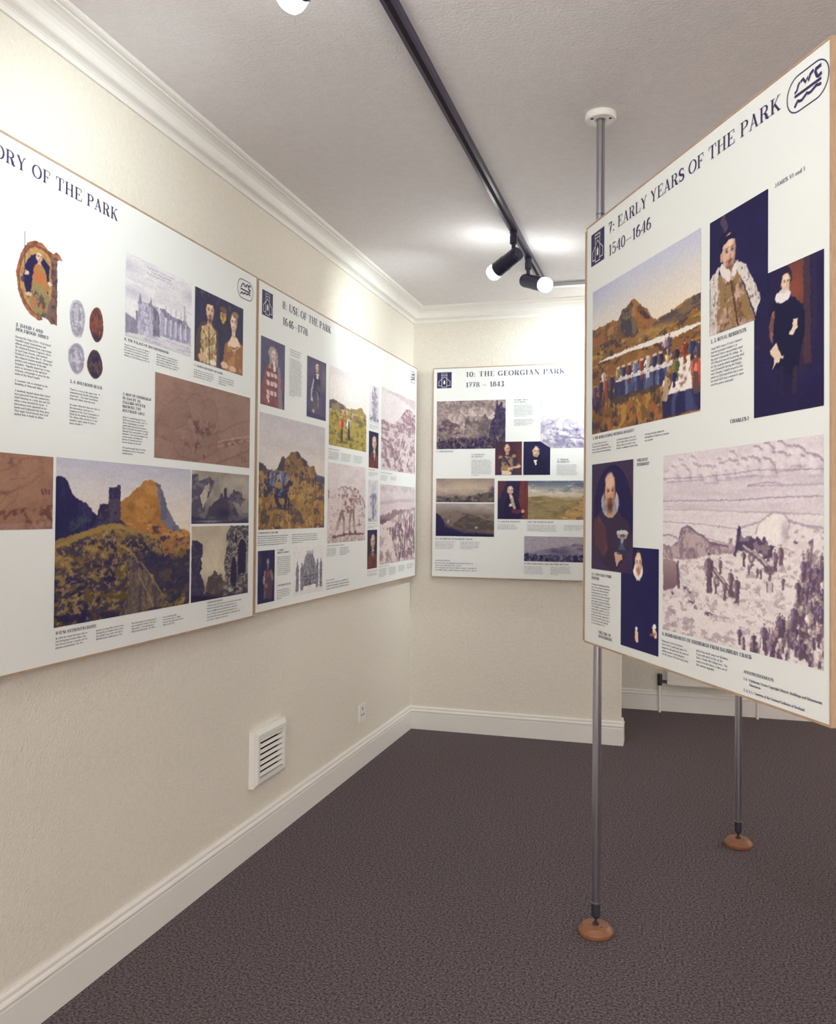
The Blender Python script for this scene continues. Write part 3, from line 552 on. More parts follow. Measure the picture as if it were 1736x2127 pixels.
def pc_ruin(p):
    p.vgrad((0, 'b0a48c'), (.6, 'b9ac92'), (1, '6b5c54')); p.tex(.06, 5); p.put(p.blob(.3, .1, .3, .1), '9c927f', .5)
    m = p.poly([(0, 1), (0, .2), (.1, .2), (.18, .24), (.19, .35), (.14, .42), (.18, .55), (.14, .62), (.2, .75), (.22, 1)], .012); p.put(m, '332d4a'); p.put(m*p.ink(30, 30, .6, .08), '5a5160', .5)
    m = p.poly([(.22, 1), (.26, .7), (.38, .62), (.48, .68), (.56, .78), (.6, 1)], .02); p.put(m, '5c5048'); p.put(m*p.ink(12, 12, .5), '3a3246', .6)
    m = p.poly([(.52, 1), (.56, .7), (.54, .5), (.6, .3), (.58, .12), (.66, .0), (1, 0), (1, 1)], .014); p.put(m, '44404e')
    p.put(m*p.ink(14, 18, .55, .1), '7d7264', .7); p.put(m*p.ink(30, 40, .62, .06), 'b5a890', .7)
    for cx, y0, y1, rx in ((.72, .42, .95, .05), (.88, .18, .7, .08), (.76, .05, .25, .025)):
        q = [(cx-rx, y1), (cx-rx, y0+.1), (cx-rx*.6, y0+.03), (cx, y0), (cx+rx*.6, y0+.03), (cx+rx, y0+.1), (cx+rx, y1)]; p.put(p.poly(q), '221d3e', .95); p.put(p.line(q[1:-1], .012), 'a89c86', .8)
    p.put(p.poly([(.95, .4), (1, .35), (1, .65), (.95, .7)]), 'b0a48e', .6)
    p.put(p.below([(0, .86), (.25, .9), (.5, .95), (1, .9)], .02)*1.0, '362f46', .8); p.put(p.ink(14, 24, .58, .08)*p.blob(.72, .92, .22, .08), 'b0a48c', .9); p.put(p.below([(0, .9), (.5, .99), (1, 1.02)]), '1f1a3e', .9)
def pc_king(p):
    Z = p.poly([(.40, .12), (.28, .17), (.14, .32), (.06, .52), (.1, .7), (.2, .84), (.34, .93), (.52, .97), (.6, .95), (.55, .92), (.64, .925), (.70, .93), (.76, .965), (.89, .965), (.88, .24), (.92, .23), (.985, .225), (.93, .17), (.86, .15), (.80, .18), (.7, .17), (.58, .12)], .006)
    Z = np.maximum(Z, p.line([(.215, .07), (.225, .5)], .012)); p.alpha = (Z > .45).astype(float)
    p.a[:] = srgb('92593f'); p.tex(.25, 14)
    def ring(sc): return p.poly([(.45+(a-.45)*sc, .55+(b-.55)*sc) for a, b in ((.40, .12), (.28, .17), (.14, .32), (.06, .52), (.1, .7), (.2, .84), (.34, .93), (.52, .97), (.8, .96), (.86, .24), (.7, .15), (.58, .12))])
    p.put(ring(.9), '6e3f34', .8); p.put(ring(.84), 'b08a50'); p.put(ring(.84)*p.ink(10, 10, .56), '94663e', .6); p.put(ring(.66), '25214a')
    p.put(p.poly([(.74, .2), (.88, .22), (.89, .97), (.78, .96)]), '7c5a48'); p.put(p.poly([(.74, .2), (.88, .22), (.89, .97), (.78, .96)])*p.ink(16, 30, .55, .06), '3a3048', .7)
    m = p.poly([(.36, .62), (.40, .42), (.46, .36), (.56, .35), (.64, .42), (.70, .60), (.66, .72), (.40, .75)], .008); p.put(m, 'b5673c'); p.put(m*p.ink(9, 12, .55), '8f8248', .8)
    m = p.poly([(.30, .74), (.40, .60), (.62, .60), (.76, .72), (.74, .9), (.6, .95), (.38, .88)], .01); p.put(m, '8c8050'); p.put(m*p.ink(10, 10, .56), 'b4643e', .8); p.put(m*p.ink(16, 14, .62, .06), '4a4048', .8)
    p.face(.51, .28, .06, .055, 'c9a884', '9a8a70', None, 'd9bd98'); p.put(p.poly([(.44, .235), (.46, .2), (.51, .215), (.56, .2), (.58, .235)]), 'a8863c')
    p.put(p.ell(.26, .5, .05, .025, .4), 'd2b898'); p.put(p.ell(.73, .53, .05, .025, .4), 'd2b898'); p.put(p.ell(.30, .72, .07, .02, .4), 'c9a888'); p.put(p.line([(.215, .07), (.225, .5)], .016), '54485c'); p.put(p.ell(.2, .58, .05, .03), '3a3048', .8)
    p.put(p.line([(.2, .86), (.4, .96)], .03), 'a06a48', .7); p.put(p.poly([(.66, .9), (.74, .7), (.78, .7), (.76, .95)]), '6c5a5e', .8)
def seal(base, dk, lt, jag):
    def f(p):
        Z = p.poly([(.5+.5*math.cos(a)*(1-.06*math.sin(3*a+jag)), .5+.5*math.sin(a)*(1-.04*math.cos(4*a+jag)) if math.sin(a) < 0 or jag < 1 else .5+.5*math.sin(a)*(1-.12*abs(math.cos(a)))) for a in np.linspace(0, 6.283, 40)[:-1]])
        p.alpha = (Z > .45).astype(float); p.a[:] = srgb(base); p.tex(.12, 8)
        e = np.sqrt(((p.X-.5)/.5)**2+((p.Y-.5)/.5)**2); p.put(np.clip((e-.72)/.08, 0, 1)*np.clip((.9-e)/.08, 0, 1), dk, .5); p.put(np.clip((e-.9)/.1, 0, 1), lt, .5)
        p.put(p.ink(9, 5, .55, .12)*(e < .72), dk, .75); p.put(p.ink(7, 9, .58, .1)*(e < .72), lt, .7)
        p.put(p.line([(.3, .58), (.7, .60)], .05)*(jag < 2), lt, .8); p.put(p.line([(.5, .2), (.5, .5)], .1), lt, .5)
        if jag >= 2: p.put(p.blob(.5, .85, .3, .12), '2a2140', .8)
        if jag >= 3: p.put(p.blob(.5, .3, .35, .2), '27204a', .9)
    return f
# --- board 8
def pc_red(p):
    p.a[:] = srgb('4d4866'); p.tex(.08, 5)
    m = p.poly([(.02, 1), (.05, .72), (.2, .42), (.36, .34), (.66, .34), (.84, .44), (.95, .62), (.88, .74), (.92, 1)], .006); p.put(m, '8c4a48'); p.put(m*p.ink(7, 5, .55), '6d3a46', .6)
    p.put(p.poly([(.68, .36), (.8, .38), (.92, 1), (.74, 1)], .006), '7c7880', .9)
    for y in (.49, .62, .76):
        for x in (.24, .40, .54): p.put(p.poly([(x, y), (x+.12, y+.01), (x+.13, y+.07), (x+.02, y+.07)]), 'cfc8be', .9)
    for i, y in enumerate((.455, .565, .70, .83)): p.put(p.line([(.12, y), (.7, y+.02)], .02), '6a3038', .5)
    p.put(p.poly([(.36, .32), (.3, .2), (.36, .12), (.5, .09), (.64, .13), (.70, .22), (.70, .36), (.66, .42), (.60, .34), (.42, .34), (.38, .44), (.30, .44)], .008), '9a9084'); p.face(.52, .22, .105, .075, 'd3b9a2', '9a9084', None, 'e0cbb6', .1, 1.05, 1.02, 1.0)
    p.put(p.poly([(.48, .33), (.58, .33), (.62, .46), (.52, .47)]), 'd5cfc4'); p.put(p.ell(.3, .86, .06, .05, .4), 'bda694'); p.put(p.line([(.26, .84), (.34, .94)], .03), 'd8d2c8')
def pc_arm(p):
    p.a[:] = srgb('4c4766'); p.tex(.1, 4); p.put(p.blob(.9, .3, .25, .2), '7d6a6c', .6)
    p.put(p.ell(.5, .18, .15, .12), '5c4c56'); m = p.poly([(.34, .36), (.42, .27), (.62, .27), (.7, .38), (.66, .6), (.38, .6)], .008); p.put(m, '35304c'); p.put(m*p.ink(6, 8, .56), '6c6470', .6)
    p.face(.52, .13, .08, .06, 'cdb2a0', '6a5a5c', None, 'dfc8b4', 0, 1.3, 1.1, .9); p.put(p.poly([(.46, .24), (.6, .24), (.58, .33), (.48, .33)]), 'd0c8be')
    p.put(p.line([(.34, .36), (.28, .48), (.22, .6), (.25, .68)], .05), 'b5aeae', .9); p.put(p.ell(.26, .70, .05, .03, .4), 'd6c4b2'); p.put(p.line([(.55, .58), (.58, .8)], .06), '8e8890', .8); p.put(p.ell(.34, .88, .06, .035, .3), 'bfa07c'); p.put(p.blob(.45, .78, .15, .08), '6e5650', .7); p.put(p.below([(0, .9), (1, .95)]), '38335a', .8)
def pc_duel(p):
    p.vgrad((0, 'ded9cc'), (.3, 'e2decf'), (1, 'd9d4c0')); p.put(p.blob(.4, .05, .6, .08), 'd3cdc2', .6)
    m = p.below([(0, .43), (.21, .42), (.47, .47), (.69, .46), (.84, .395), (1, .50)], .012, 14); p.put(m, '8d7a50'); p.put(m*p.ink(9, 12, .52, .08), '4a4250', .8)
    m = p.below([(.5, .52), (.69, .46), (.84, .40), (1, .50)])*(p.X > .6); p.put(m, 'a08c50', .8)
    w = p.below([(0, .56), (.42, .50), (1, .51)], .008); p.put(w, 'a8943c'); p.put((p.below([(0, .54), (.4, .5), (1, .53)])*(1-p.below([(0, .57), (.4, .58), (1, .65)])))*p.ink(22, 16, .48, .1), 'c9b0a0', .9); p.put((p.below([(.2, .52), (1, .55)])*(1-p.below([(0, .58), (1, .66)])))*p.ink(20, 16, .55, .1), '6c4848', .7)
    p.put(w*p.ink(8, 10, .55, .1), '8a8438', .7); p.put(w*p.ink(26, 26, .6, .08), 'bfa850', .7); p.put(w*p.ink(16, 26, .63, .06), '5c5a34', .7)
    p.fig(.31, .90, .32, 'a04a34', 'd8b098', '4a3438', .34); p.fig(.50, .86, .29, 'c9c0b2', 'c9a088', '3c3444', .34); p.put(p.line([(.33, .66), (.37, .58)], .02), 'a04a34'); p.put(p.line([(.5, .66), (.5, .8)], .03), '3a3040', .9)
    p.put(p.blob(.36, .93, .12, .015), '3c3838', .9); p.put(p.blob(.55, .88, .09, .012), '3c3838', .8)
def pinky(p, a, b, d):
    p.a[:] = srgb(a); p.tex(.03, 5)
def pc_pinkhill(p):
    pinky(p, 'd9d0c6', 0, 0); p.put(p.poly([(0, 0), (.6, 0), (1, .0), (1, .14), (.8, .1), (.5, .05)], .02), 'bda8a8', .6)
    m = p.below([(0, .38), (.2, .42), (.37, .40), (.55, .28), (.70, .165), (.78, .15), (.88, .17), (1, .20)], .008); p.put(m, 'cbb9b2'); p.put(m*p.ink(6, 40, .5, .1), '8e6a72', .75); p.put(m*p.ink(24, 24, .6, .07), '6a4a5c', .7)
    p.put((p.below([(0, .40), (.37, .42), (.9, .34)])*(1-p.below([(0, .52), (1, .5)])))*p.ink(10, 30, .52, .08), '7c5664', .6)
    lo = p.below([(0, .52), (.4, .50), (1, .46)], .01); p.put(lo, 'd2c4bb', .8); p.put(lo*p.ink(16, 20, .57, .07), '8a6870', .8)
    b = p.poly([(0, .62), (.22, .66), (.5, .84), (.62, 1), (0, 1)], .02); p.put(b*p.ink(10, 12, .52, .08), '75505e', .75); p.put(p.line([(0, .62), (.22, .65), (.5, .84), (.62, 1)], .012), '6c4858', .8)
    rng = np.random.RandomState(5)
    for i in range(26):
        x, y = rng.uniform(.4, .96), rng.uniform(.58, .92); p.fig(x, y, .055, '5d4254', 'c0a8a0')
    p.a = p.a*.86+.14*srgb('dad2c8')
def pc_statue(p):
    p.a[:] = srgb('d6d2ca'); m = p.ell(.55, .5, .32, .48, .4); p.put(m*p.ink(6, 14, .48, .1), '7c7a92', .8); p.put(p.poly([(.4, .9), (.42, .35), (.5, .15), (.62, .15), (.7, .35), (.72, .9)], .03), '9c9aaa', .7); p.put(p.poly([(.42, .9), (.44, .35), (.5, .35), (.5, .9)], .03), '4e4c70', .6); p.put(p.ell(.56, .1, .07, .06), '5c5a7a'); p.put(p.below([(0, .88), (1, .9)], .02)*p.ink(10, 20, .4, .1), '55536f', .8)
def pc_cav(p):
    p.vgrad((0, 'b6b0ae'), (.25, 'c2bab2'), (.45, 'cdc4b6'), (1, 'cdc4b6')); p.tex(.03, 4, 8)
    p.put(p.below([(0, .43), (.06, .435), (.11, .47), (.16, .485), (.3, .5)], .005)*(p.X < .3), '4a3c44')
    m = p.below([(.22, .50), (.24, .48), (.31, .36), (.345, .35), (.365, .37), (.46, .29), (.55, .29), (.62, .33), (.68, .37), (.73, .40), (.81, .395), (.86, .48), (.88, .5), (1, .50)], .008, 22)*(p.X > .22); p.put(m, '7a5a3c'); p.put(m*p.ink(12, 14, .52, .08), '3e3044', .85); p.put(m*p.ink(16, 18, .62, .08), '9c7848', .8)
    p.put(p.poly([(.24, .49), (.31, .36), (.36, .37), (.30, .50)]), '3a3048', .8); p.put(p.below([(.86, .48), (1, .495)])*(p.X > .85), '444a68', .8)
    g = p.below([(0, .50), (.3, .475), (.43, .48), (.68, .50), (1, .58)], .006); p.mix(g, 'a07c46', '8e6a3a', (p.Y-.5)*2); p.put(g*p.ink(14, 12, .55, .1), '6e4e32', .75); p.put(g*p.ink(26, 20, .62, .07), 'b8924e', .8); p.put(g*p.ink(12, 14, .66, .05), '40344a', .7)
    rk = p.below([(.4, .48), (.68, .50), (1, .585)])*(1-p.below([(.4, .49), (.68, .56), (1, .68)]))*(p.X > .45); p.put(rk*p.ink(70, 10, .45, .1), '3c3044', .9)
    h = p.poly([(.06, .57), (.12, .50), (.33, .47), (.44, .53), (.46, .60), (.38, .63), (.36, .66), (.2, .68), (.09, .70)], .02, 26); p.put(h, '34304c'); p.put(h*p.ink(18, 20, .56, .06), '8088a0', .85); p.put(h*p.ink(20, 20, .66, .05), 'b07a48', .9)
    for x in (.17, .22, .29, .34): p.fig(x, .62, .15, '4c5270', 'b89080')
    b = p.poly([(.2, .66), (.26, .60), (.36, .60), (.41, .56), (.45, .55), (.47, .60), (.44, .62), (.40, .66), (.36, .72), (.24, .73)], .008); p.put(b, '2c2844'); p.put(b*p.ink(14, 14, .6, .06), '6c7490', .7)
    for q in ([(.24, .70), (.26, .76), (.30, .80)], [(.34, .70), (.38, .75), (.36, .80)], [(.22, .7), (.24, .77), (.27, .79)], [(.37, .69), (.42, .74), (.42, .79)]): p.put(p.line(q, .022), '2a2642')
    p.put(p.fig(.31, .66, .19, '5a6888', 'c09a80') or np.zeros_like(p.X), '000000'); p.put(p.ell(.26, .61, .05, .03), 'a8753c', .9)
    p.put(p.blob(.32, .815, .14, .012), '2c2844', .95); p.put(p.blob(.42, .785, .07, .01), '2c2844', .9); p.put(p.line([(.08, .70), (.16, .64)], .03), '34304c'); p.put(p.blob(.76, .68, .05, .012), '4c3c48', .8); p.put(p.blob(.6, .62, .04, .012), '4c3c48', .8)
def smallport(coat, skin):
    def f(p):
        p.a[:] = srgb('2a2544'); p.tex(.1, 4); p.put(p.poly([(0, 1), (.08, .68), (.36, .55), (.7, .55), (.98, .68), (1, 1)], .01), coat); p.face(.56, .32, .19, .17, skin, 'b0a48c', None, 'dcc8a4', 0, 1.2, 1.1); p.put(p.poly([(.5, .5), (.68, .5), (.62, .8), (.52, .7)]), 'b8a888', .9)
        p.put(p.poly([(0, 1), (.08, .68), (.36, .55), (.7, .55), (.98, .68), (1, 1)])*p.ink(5, 6, .56), '45283a', .7)
    return f
def pc_golf(p):
    pinky(p, 'cfc4bd', 0, 0); p.put(p.ink(4, 16, .58, .12)*(p.Y < .25), 'beaeac', .6)
    m = p.below([(0, .33), (.3, .29), (.51, .27), (.66, .28), (.79, .32), (.92, .43), (1, .53)], .01); p.put(m, 'c9bbb2'); m2 = m*(1-p.below([(0, .46), (.5, .42), (.75, .53), (1, .58)], .02)); p.put(m2*p.ink(14, 20, .53, .08), '6c4c52', .85); p.put(p.line([(.56, .29), (.68, .42), (.78, .5)], .02), '6a4850', .7); p.put(p.line([(.9, .42), (1, .54)], .025), '6a4850', .6)
    p.put(p.ink(12, 30, .66, .06)*(p.Y > .5), '9c8480', .7)
    br = '7a5a50'; sk = 'b59c8c'; dk = '5c3c38'
    p.put(p.poly([(.32, .60), (.35, .46), (.42, .40), (.50, .42), (.48, .56), (.42, .66), (.30, .66)], .01), 'c4ada0'); p.put(p.poly([(.56, .56), (.58, .44), (.66, .40), (.72, .46), (.68, .62), (.58, .64)], .01), 'b79c8e'); p.put((p.ell(.5, .5, .24, .14, .3))*p.ink(16, 20, .56, .08), dk, .8)
    for q in ([(.34, .62), (.28, .74), (.22, .82), (.15, .92)], [(.36, .62), (.41, .74), (.40, .9)], [(.60, .6), (.56, .74), (.56, .88)], [(.66, .6), (.67, .74), (.70, .88)]): p.put(p.line(q[:3], .045), br); p.put(p.line(q[1:], .02), sk); p.put(p.line(q[-1:]+[(q[-1][0]+.04, q[-1][1]+.01)], .025), dk)
    for x, y in ((.44, .36), (.64, .36)): p.put(p.ell(x, y, .035, .045), 'a88a7c')
    p.put(p.line([(.12, .93), (.5, .90), (.95, .91)], .018), dk, .9); p.put(p.below([(0, .96), (.5, .93), (1, .94)])*p.ink(40, 14, .5, .1), '8a706a', .6); p.put(p.line([(.82, .72), (.84, .78)], .02), '8a6c66'); p.put(p.line([(.79, .78), (.88, .78)], .012), '7a5c58')
    p.a = p.a*.86+.14*srgb('d6cdc4')
def pc_sketch(p):
    p.a[:] = srgb('c8c4c2'); p.tex(.05, 6); m = p.ell(.5, .55, .36, .42, .4); p.put(m*p.ink(7, 12, .5, .1), '77758e', .7); p.put(p.poly([(.42, .95), (.36, .5), (.44, .28), (.5, .1), (.56, .28), (.68, .5), (.62, .95)], .03), 'a3a1ae', .6); p.put(p.line([(.52, .4), (.5, .9)], .08), '48466c', .8); p.put(p.line([(.2, .42), (.5, .36), (.85, .44)], .06), '6c6a86', .7); p.put(p.blob(.15, .95, .15, .04), '55536f', .7)
def pc_crowd(p):
    pinky(p, 'c6b8b4', 0, 0); p.put((1-p.below([(0, .12), (1, .08)]))*p.ink(10, 10, .5, .12), 'a9989c', .5); p.put(p.below([(0, .2), (1, .16)])*(1-p.below([(0, .26), (.5, .22), (1, .2)])), 'a8909a', .6); p.put(p.ink(4, 20, .55, .1)*(p.Y < .35), 'd2c8c0', .5)
    p.put(p.poly([(0, .40), (.4, .33), (.8, .31), (.6, .38), (.2, .48), (0, .5)], .015), '7d5c64', .85); p.put(p.blob(.08, .46, .12, .03), '4a3248', .9)
    g = p.below([(0, .5), (.19, .47), (.55, .36), (.8, .31), (1, .27)], .01); p.put(g, 'cbbcb2'); p.put(g*p.ink(14, 18, .56, .08), '8a6c70', .6)
    rng = np.random.RandomState(8)
    for i in range(150):
        t = rng.rand(); x = rng.uniform(.18+.1*t, 1.0); y = .46+t*.52
        if x < .25+(t-.3)*.3: continue
        if y < .42+(1-x)*.25: continue
        p.fig(x, y, rng.uniform(.08, .12), rng.choice(['5a3e50', '6f5058', '8a6a68', '4a3448']), 'bca49c')
    p.put(p.ink(40, 10, .6, .08)*g*np.clip((p.X-.3)/.2, 0, 1), '4c3648', .55); p.put(p.ink(8, 8, .5, .1)*p.poly([(0, .8), (.25, .85), (.35, 1), (0, 1)], .02), '75565e', .7)
    p.a = p.a*.86+.14*srgb('d6cdc4')
def pc_darkp(p):
    p.a[:] = srgb('211d48'); p.tex(.15, 4); p.put(p.blob(.08, .2, .12, .2), '4d3c46', .7); m = p.poly([(.35, .75), (.38, .45), (.5, .36), (.7, .42), (.92, .62), (.8, .95), (.45, .9)], .02); p.put(m, '4a3548'); p.put(p.blob(.62, .45, .12, .08), '83424a', .9); p.put(p.line([(.4, .42), (.36, .62)], .08), '8e888c', .8); p.put(p.line([(.78, .42), (.88, .55)], .12), '8c7060', .8); p.put(p.blob(.6, .22, .09, .05), 'b8a094', .9); p.put(p.line([(.58, .17), (.6, .34)], .05), 'a09088', .7); p.put(p.blob(.5, .68, .09, .04), 'a37c58', .9); p.put(p.blob(.36, .55, .06, .05), 'b0a8a8', .8); p.put(p.line([(.42, .8), (.4, .9)], .08), '6c6878', .7)
def pc_bld(p):
    p.a[:] = srgb('cdc9c4'); p.put(p.ell(.5, .97, .5, .05, .5), 'c2beba', .5)
    def b(q, c): m = p.poly(q); p.put(m, c); p.put(m*p.ink(60, 16, .5, .1), '56525f', .8)
    b([(.28, .5), (.36, .2), (.44, .16), (.60, .16), (.66, .22), (.76, .5), (.76, .8), (.28, .84)], '8a868c')
    for x0, x1, y in ((.08, .17, .38), (.22, .32, .4), (.74, .82, .36), (.86, .95, .36)):
        b([(x0, y+.06), ((x0+x1)/2, y-.1), (x1, y+.06), (x1, .92), (x0, .95)], '7c7880')
    for i in range(7): p.put(p.line([(.42+i*.035, .18), (.42+i*.035, .09+.02*(i % 2))], .014), '6a6670', .9)
    for y in (.62, .70, .8): p.put(p.line([(.32, y+.01), (.74, y)], .016)*p.ink(40, 4, .4, .1), '423e50', .9)
    p.put(p.blob(.53, .78, .03, .06), '3a364a', .9); p.put(p.below([(0, .93), (.5, .86), (1, .90)]), 'c6c2bd', .85)
# --- board 10
def pc_market(p):
    p.vgrad((0, '94857c'), (.2, 'a5958a'), (.5, 'b0a08f'), (1, '4a3f50')); p.tex(.15, 5, 5); p.put(p.blob(.35, .12, .4, .06), '80726e', .7)
    p.put(p.poly([(.40, .75), (.42, .43), (.46, .30), (.48, .43), (.58, .42), (.64, .44), (.68, .3), (.72, .28), (.76, .4), (.82, .4), (.84, .8)], .006), '6e6260'); p.put(p.poly([(.42, .72), (.44, .5), (.6, .5), (.62, .72)], .01), '8f8274', .8)
    m = p.poly([(0, .88), (0, .55), (.05, .33), (.10, .34), (.10, .22), (.13, .22), (.14, .36), (.20, .42), (.35, .52), (.36, .8)], .006); p.put(m, '8a7a70'); p.put(m*p.ink(10, 12, .53, .1), '4e4350', .75); p.put(p.poly([(.08, .4), (.2, .44), (.33, .54), (.2, .56), (.06, .5)]), '5a4d52', .8)
    m = p.poly([(.76, 1), (.78, .5), (.84, .35), (.87, .04), (.885, .0), (.9, .12), (.94, .02), (.96, .15), (1, .18), (1, 1)], .006); p.put(m, '3c3350'); p.put(m*p.ink(16, 30, .58, .08), '66585e', .5)
    g = p.below([(0, .86), (.2, .80), (.42, .74), (.7, .72), (1, .72)], .01); p.put(g, '4a3e4c'); p.put(g*p.ink(24, 20, .55, .08), '857566', .6); p.put(g*p.ink(26, 14, .58, .06), '262046', .9); p.put(p.blob(.5, .74, .2, .04), 'a08f80', .7)
    p.tex(.22, 40, 26)
    rng = np.random.RandomState(3)
    for i in range(40): p.fig(rng.uniform(.02, .98), rng.uniform(.84, .99), rng.uniform(.08, .13), rng.choice(['2a2446', '3a3048', '6c5c58']), '8a7868')
def pc_whirl(p):
    p.a[:] = srgb('d6d3ca'); cx, cy = .5, .55
    r = np.hypot((p.X-cx), (p.Y-cy)*p.asp); th = np.arctan2((p.Y-cy)*p.asp, p.X-cx); s = np.sin(r*38+th*2+p.n(5)*7); p.put(np.clip((s-.45)/.4, 0, 1)*np.clip((p.Y-.2)/.3, 0, 1), 'a09cae', .55); p.put(p.ink(7, 9, .56, .1)*np.clip((p.Y-.3)/.3, 0, 1), '8a86a0', .5)
    p.put(p.ink(20, 24, .62, .06)*np.clip((p.Y-.35)/.3, 0, 1), '6d6988', .7); p.put(p.ink(6, 30, .6, .08)*(p.Y < .25), 'b9b5ba', .5)
    for x, y in ((.55, .66), (.75, .58), (.9, .6)): p.put(p.ell(x, y, .05, .05), '9c98ac', .8); p.put(p.ell(x, y, .025, .025), '5c5878', .8)
    p.put(p.line([(.3, .78), (.6, .82), (.95, .84)], .03), '6c6886', .6); p.put(p.blob(.25, .93, .2, .05), '6c6886', .5)
def pc_uniform(p):
    p.a[:] = srgb('3c2636'); p.tex(.12, 4); p.put(p.blob(.1, .7, .3, .4), '5c2c34', .7); p.put(p.blob(.95, .5, .2, .5), '7a3c30', .6)
    m = p.poly([(.12, 1), (.16, .5), (.3, .4), (.6, .4), (.78, .48), (.84, .75), (.7, 1)], .006); p.put(m, '34304a'); p.put(p.poly([(.22, .9), (.26, .46), (.44, .42), (.66, .5), (.66, .85)], .008), '94774e'); p.put(p.poly([(.22, .9), (.26, .46), (.44, .42), (.66, .5), (.66, .85)])*p.ink(8, 14, .53, .06), '423848', .8)
    p.put(p.line([(.3, .45), (.62, .8)], .07), '2c2a48', .9); p.put(p.ell(.2, .46, .08, .05), 'b08a48', .8); p.put(p.ell(.7, .43, .08, .05), 'b08a48', .8); p.face(.45, .22, .1, .12, 'c99470', 'a89a86', None, 'e0b48c', 0, 1.15, 1.1)
    p.put(p.line([(.5, .82), (.72, .78), (.92, .74)], .07), 'c9a478'); p.put(p.poly([(.22, 1), (.26, .88), (.5, .86), (.62, .92), (.58, 1)]), 'd2b890'); p.put(p.blob(.88, .72, .06, .04), 'd8b488', .9)
def pc_dark2(p):
    p.a[:] = srgb('201c42'); p.tex(.08, 4); p.put(p.poly([(.05, 1), (.14, .6), (.36, .45), (.62, .45), (.85, .6), (.95, 1)], .01), '1a1638'); p.face(.47, .30, .13, .155, 'c9a684', '2a2240', None, 'e6cba8', .1, 1.25, 1.1); p.put(p.poly([(.4, .56), (.5, .54), (.49, .7), (.44, .72)]), 'd8cfc0'); p.put(p.poly([(.38, .46), (.6, .46), (.6, .54), (.4, .56)]), '15122e')
    p.alpha = (p.poly([(-.1, -.1), (.63, -.1), (.63, 0), (1.0, .19), (1.1, .2), (1.1, 1.1), (-.1, 1.1)]) > .5).astype(float)
def pc_land1(p):
    p.vgrad((0, '8a7a6c'), (.4, 'a3927c'), (.7, '9a8a76'), (1, '5a5046')); p.tex(.12, 4, 3); p.put(p.blob(.5, .3, .3, .25), 'b0a080', .5)
    p.put(p.below([(0, .72), (.2, .7), (.31, .64), (.45, .70), (1, .66)], .015), '7c7068', .8); m = p.below([(0, .78), (.2, .80), (.45, .76), (.6, .74), (.75, .66), (.9, .58), (1, .55)], .03, 24); p.put(m, '5c5348'); p.put(m*p.ink(14, 8, .5, .1), '363046', .8); p.put(m*p.ink(16, 10, .62, .07), '8a7c64', .7); p.put(p.blob(.97, .48, .05, .15), '3a3346', .8)
def pc_land2(p):
    p.vgrad((0, 'a39a94'), (.15, '968a7e'), (.3, '7c6e5e'), (.5, '5c5048'), (1, '2a2444')); p.tex(.1, 4, 4); m = p.below([(0, .32), (.34, .22), (.5, .3), (1, .34)], .015); p.put(m, '75685a'); p.put(m*p.ink(8, 10, .55, .1), '544a48', .6)
    m = p.below([(.3, .62), (.45, .42), (.56, .31), (.7, .38), (.85, .48), (1, .55)], .01)*(p.X > .3); p.put(m, '4a4440'); p.put(m*p.ink(10, 10, .58, .1), '6c5a44', .6)
    m = p.below([(0, .30), (.08, .38), (.15, .6), (.4, .8), (1, .92)], .015); p.put(m, '262044'); p.put(p.below([(.15, .62), (.5, .78), (1, .8)])*(1-p.below([(.15, .7), (.5, .9), (1, .9)]))*(p.X > .15), '6b5a4c', .6); p.put(p.blob(.22, .55, .02, .04), 'c0b09c', .9); p.put(p.blob(.7, .73, .025, .03), 'd0c0a8', .9); p.put(p.below([(0, .86), (1, .95)]), '201b40', .9)
def pc_seat(p):
    p.a[:] = srgb('2a2142'); p.tex(.1, 4); p.put(p.poly([(0, 0), (.3, 0), (.12, .4), (0, .5)], .02), '5c3038', .8); p.put(p.poly([(.74, 0), (1, 0), (1, 1), (.8, 1), (.7, .5)], .01), '6c3430'); p.put(p.ink(20, 2, .55, .1)*(p.X > .74), '47263a', .7)
    p.put(p.poly([(.2, 1), (.24, .5), (.36, .38), (.52, .38), (.66, .5), (.8, .78), (.9, .85), (.7, 1)], .006), '201b40'); p.put(p.poly([(.38, .38), (.5, .36), (.56, .6), (.6, .74), (.52, .74), (.44, .56)]), 'b09878'); p.put(p.poly([(.4, .37), (.48, .37), (.46, .47)]), 'dccfbc'); p.face(.42, .25, .09, .1, 'd0a888', 'b8ac98', None, 'e6caa8', .1, 1.1, 1.1)
    p.put(p.ell(.43, .64, .06, .045, .3), 'd6b494'); p.put(p.ell(.84, .8, .05, .04, .3), 'c09878'); p.put(p.poly([(.48, .76), (.78, .76), (.7, .86), (.46, .84)]), '6a2c34', .9)
def pc_skyland(p):
    p.vgrad((0, '525c6c'), (.12, '6f7578'), (.25, 'a8a290'), (.38, 'b5a888'), (.45, '9a8a68'), (1, '8a7038')); p.put(p.ink(3, 8, .52, .12)*(p.Y < .3), '46566c', .6); p.put(p.ink(4, 9, .58, .12)*(p.Y < .42), 'cfc6ae', .7)
    m = p.below([(0, .42), (.2, .40), (.3, .44), (.5, .5), (1, .52)], .01); p.put(m, '87754a'); p.put(m*p.ink(9, 16, .55, .1), '6a5c40', .6); p.put(m*p.ink(8, 30, .6, .1), 'a08c58', .6)
    m = p.poly([(.38, 1), (.5, .78), (.62, .62), (.7, .3), (.76, .05), (1, 0), (1, 1)], .015); p.put(m, 'a8844c'); p.put(m*p.ink(14, 16, .54, .08), '6a4e38', .75); p.put(m*p.ink(20, 20, .64, .06), 'c9a468', .8); p.put(p.poly([(.68, .4), (.74, .08), (.8, .05), (.74, .4)], .01), '4a4450', .6)
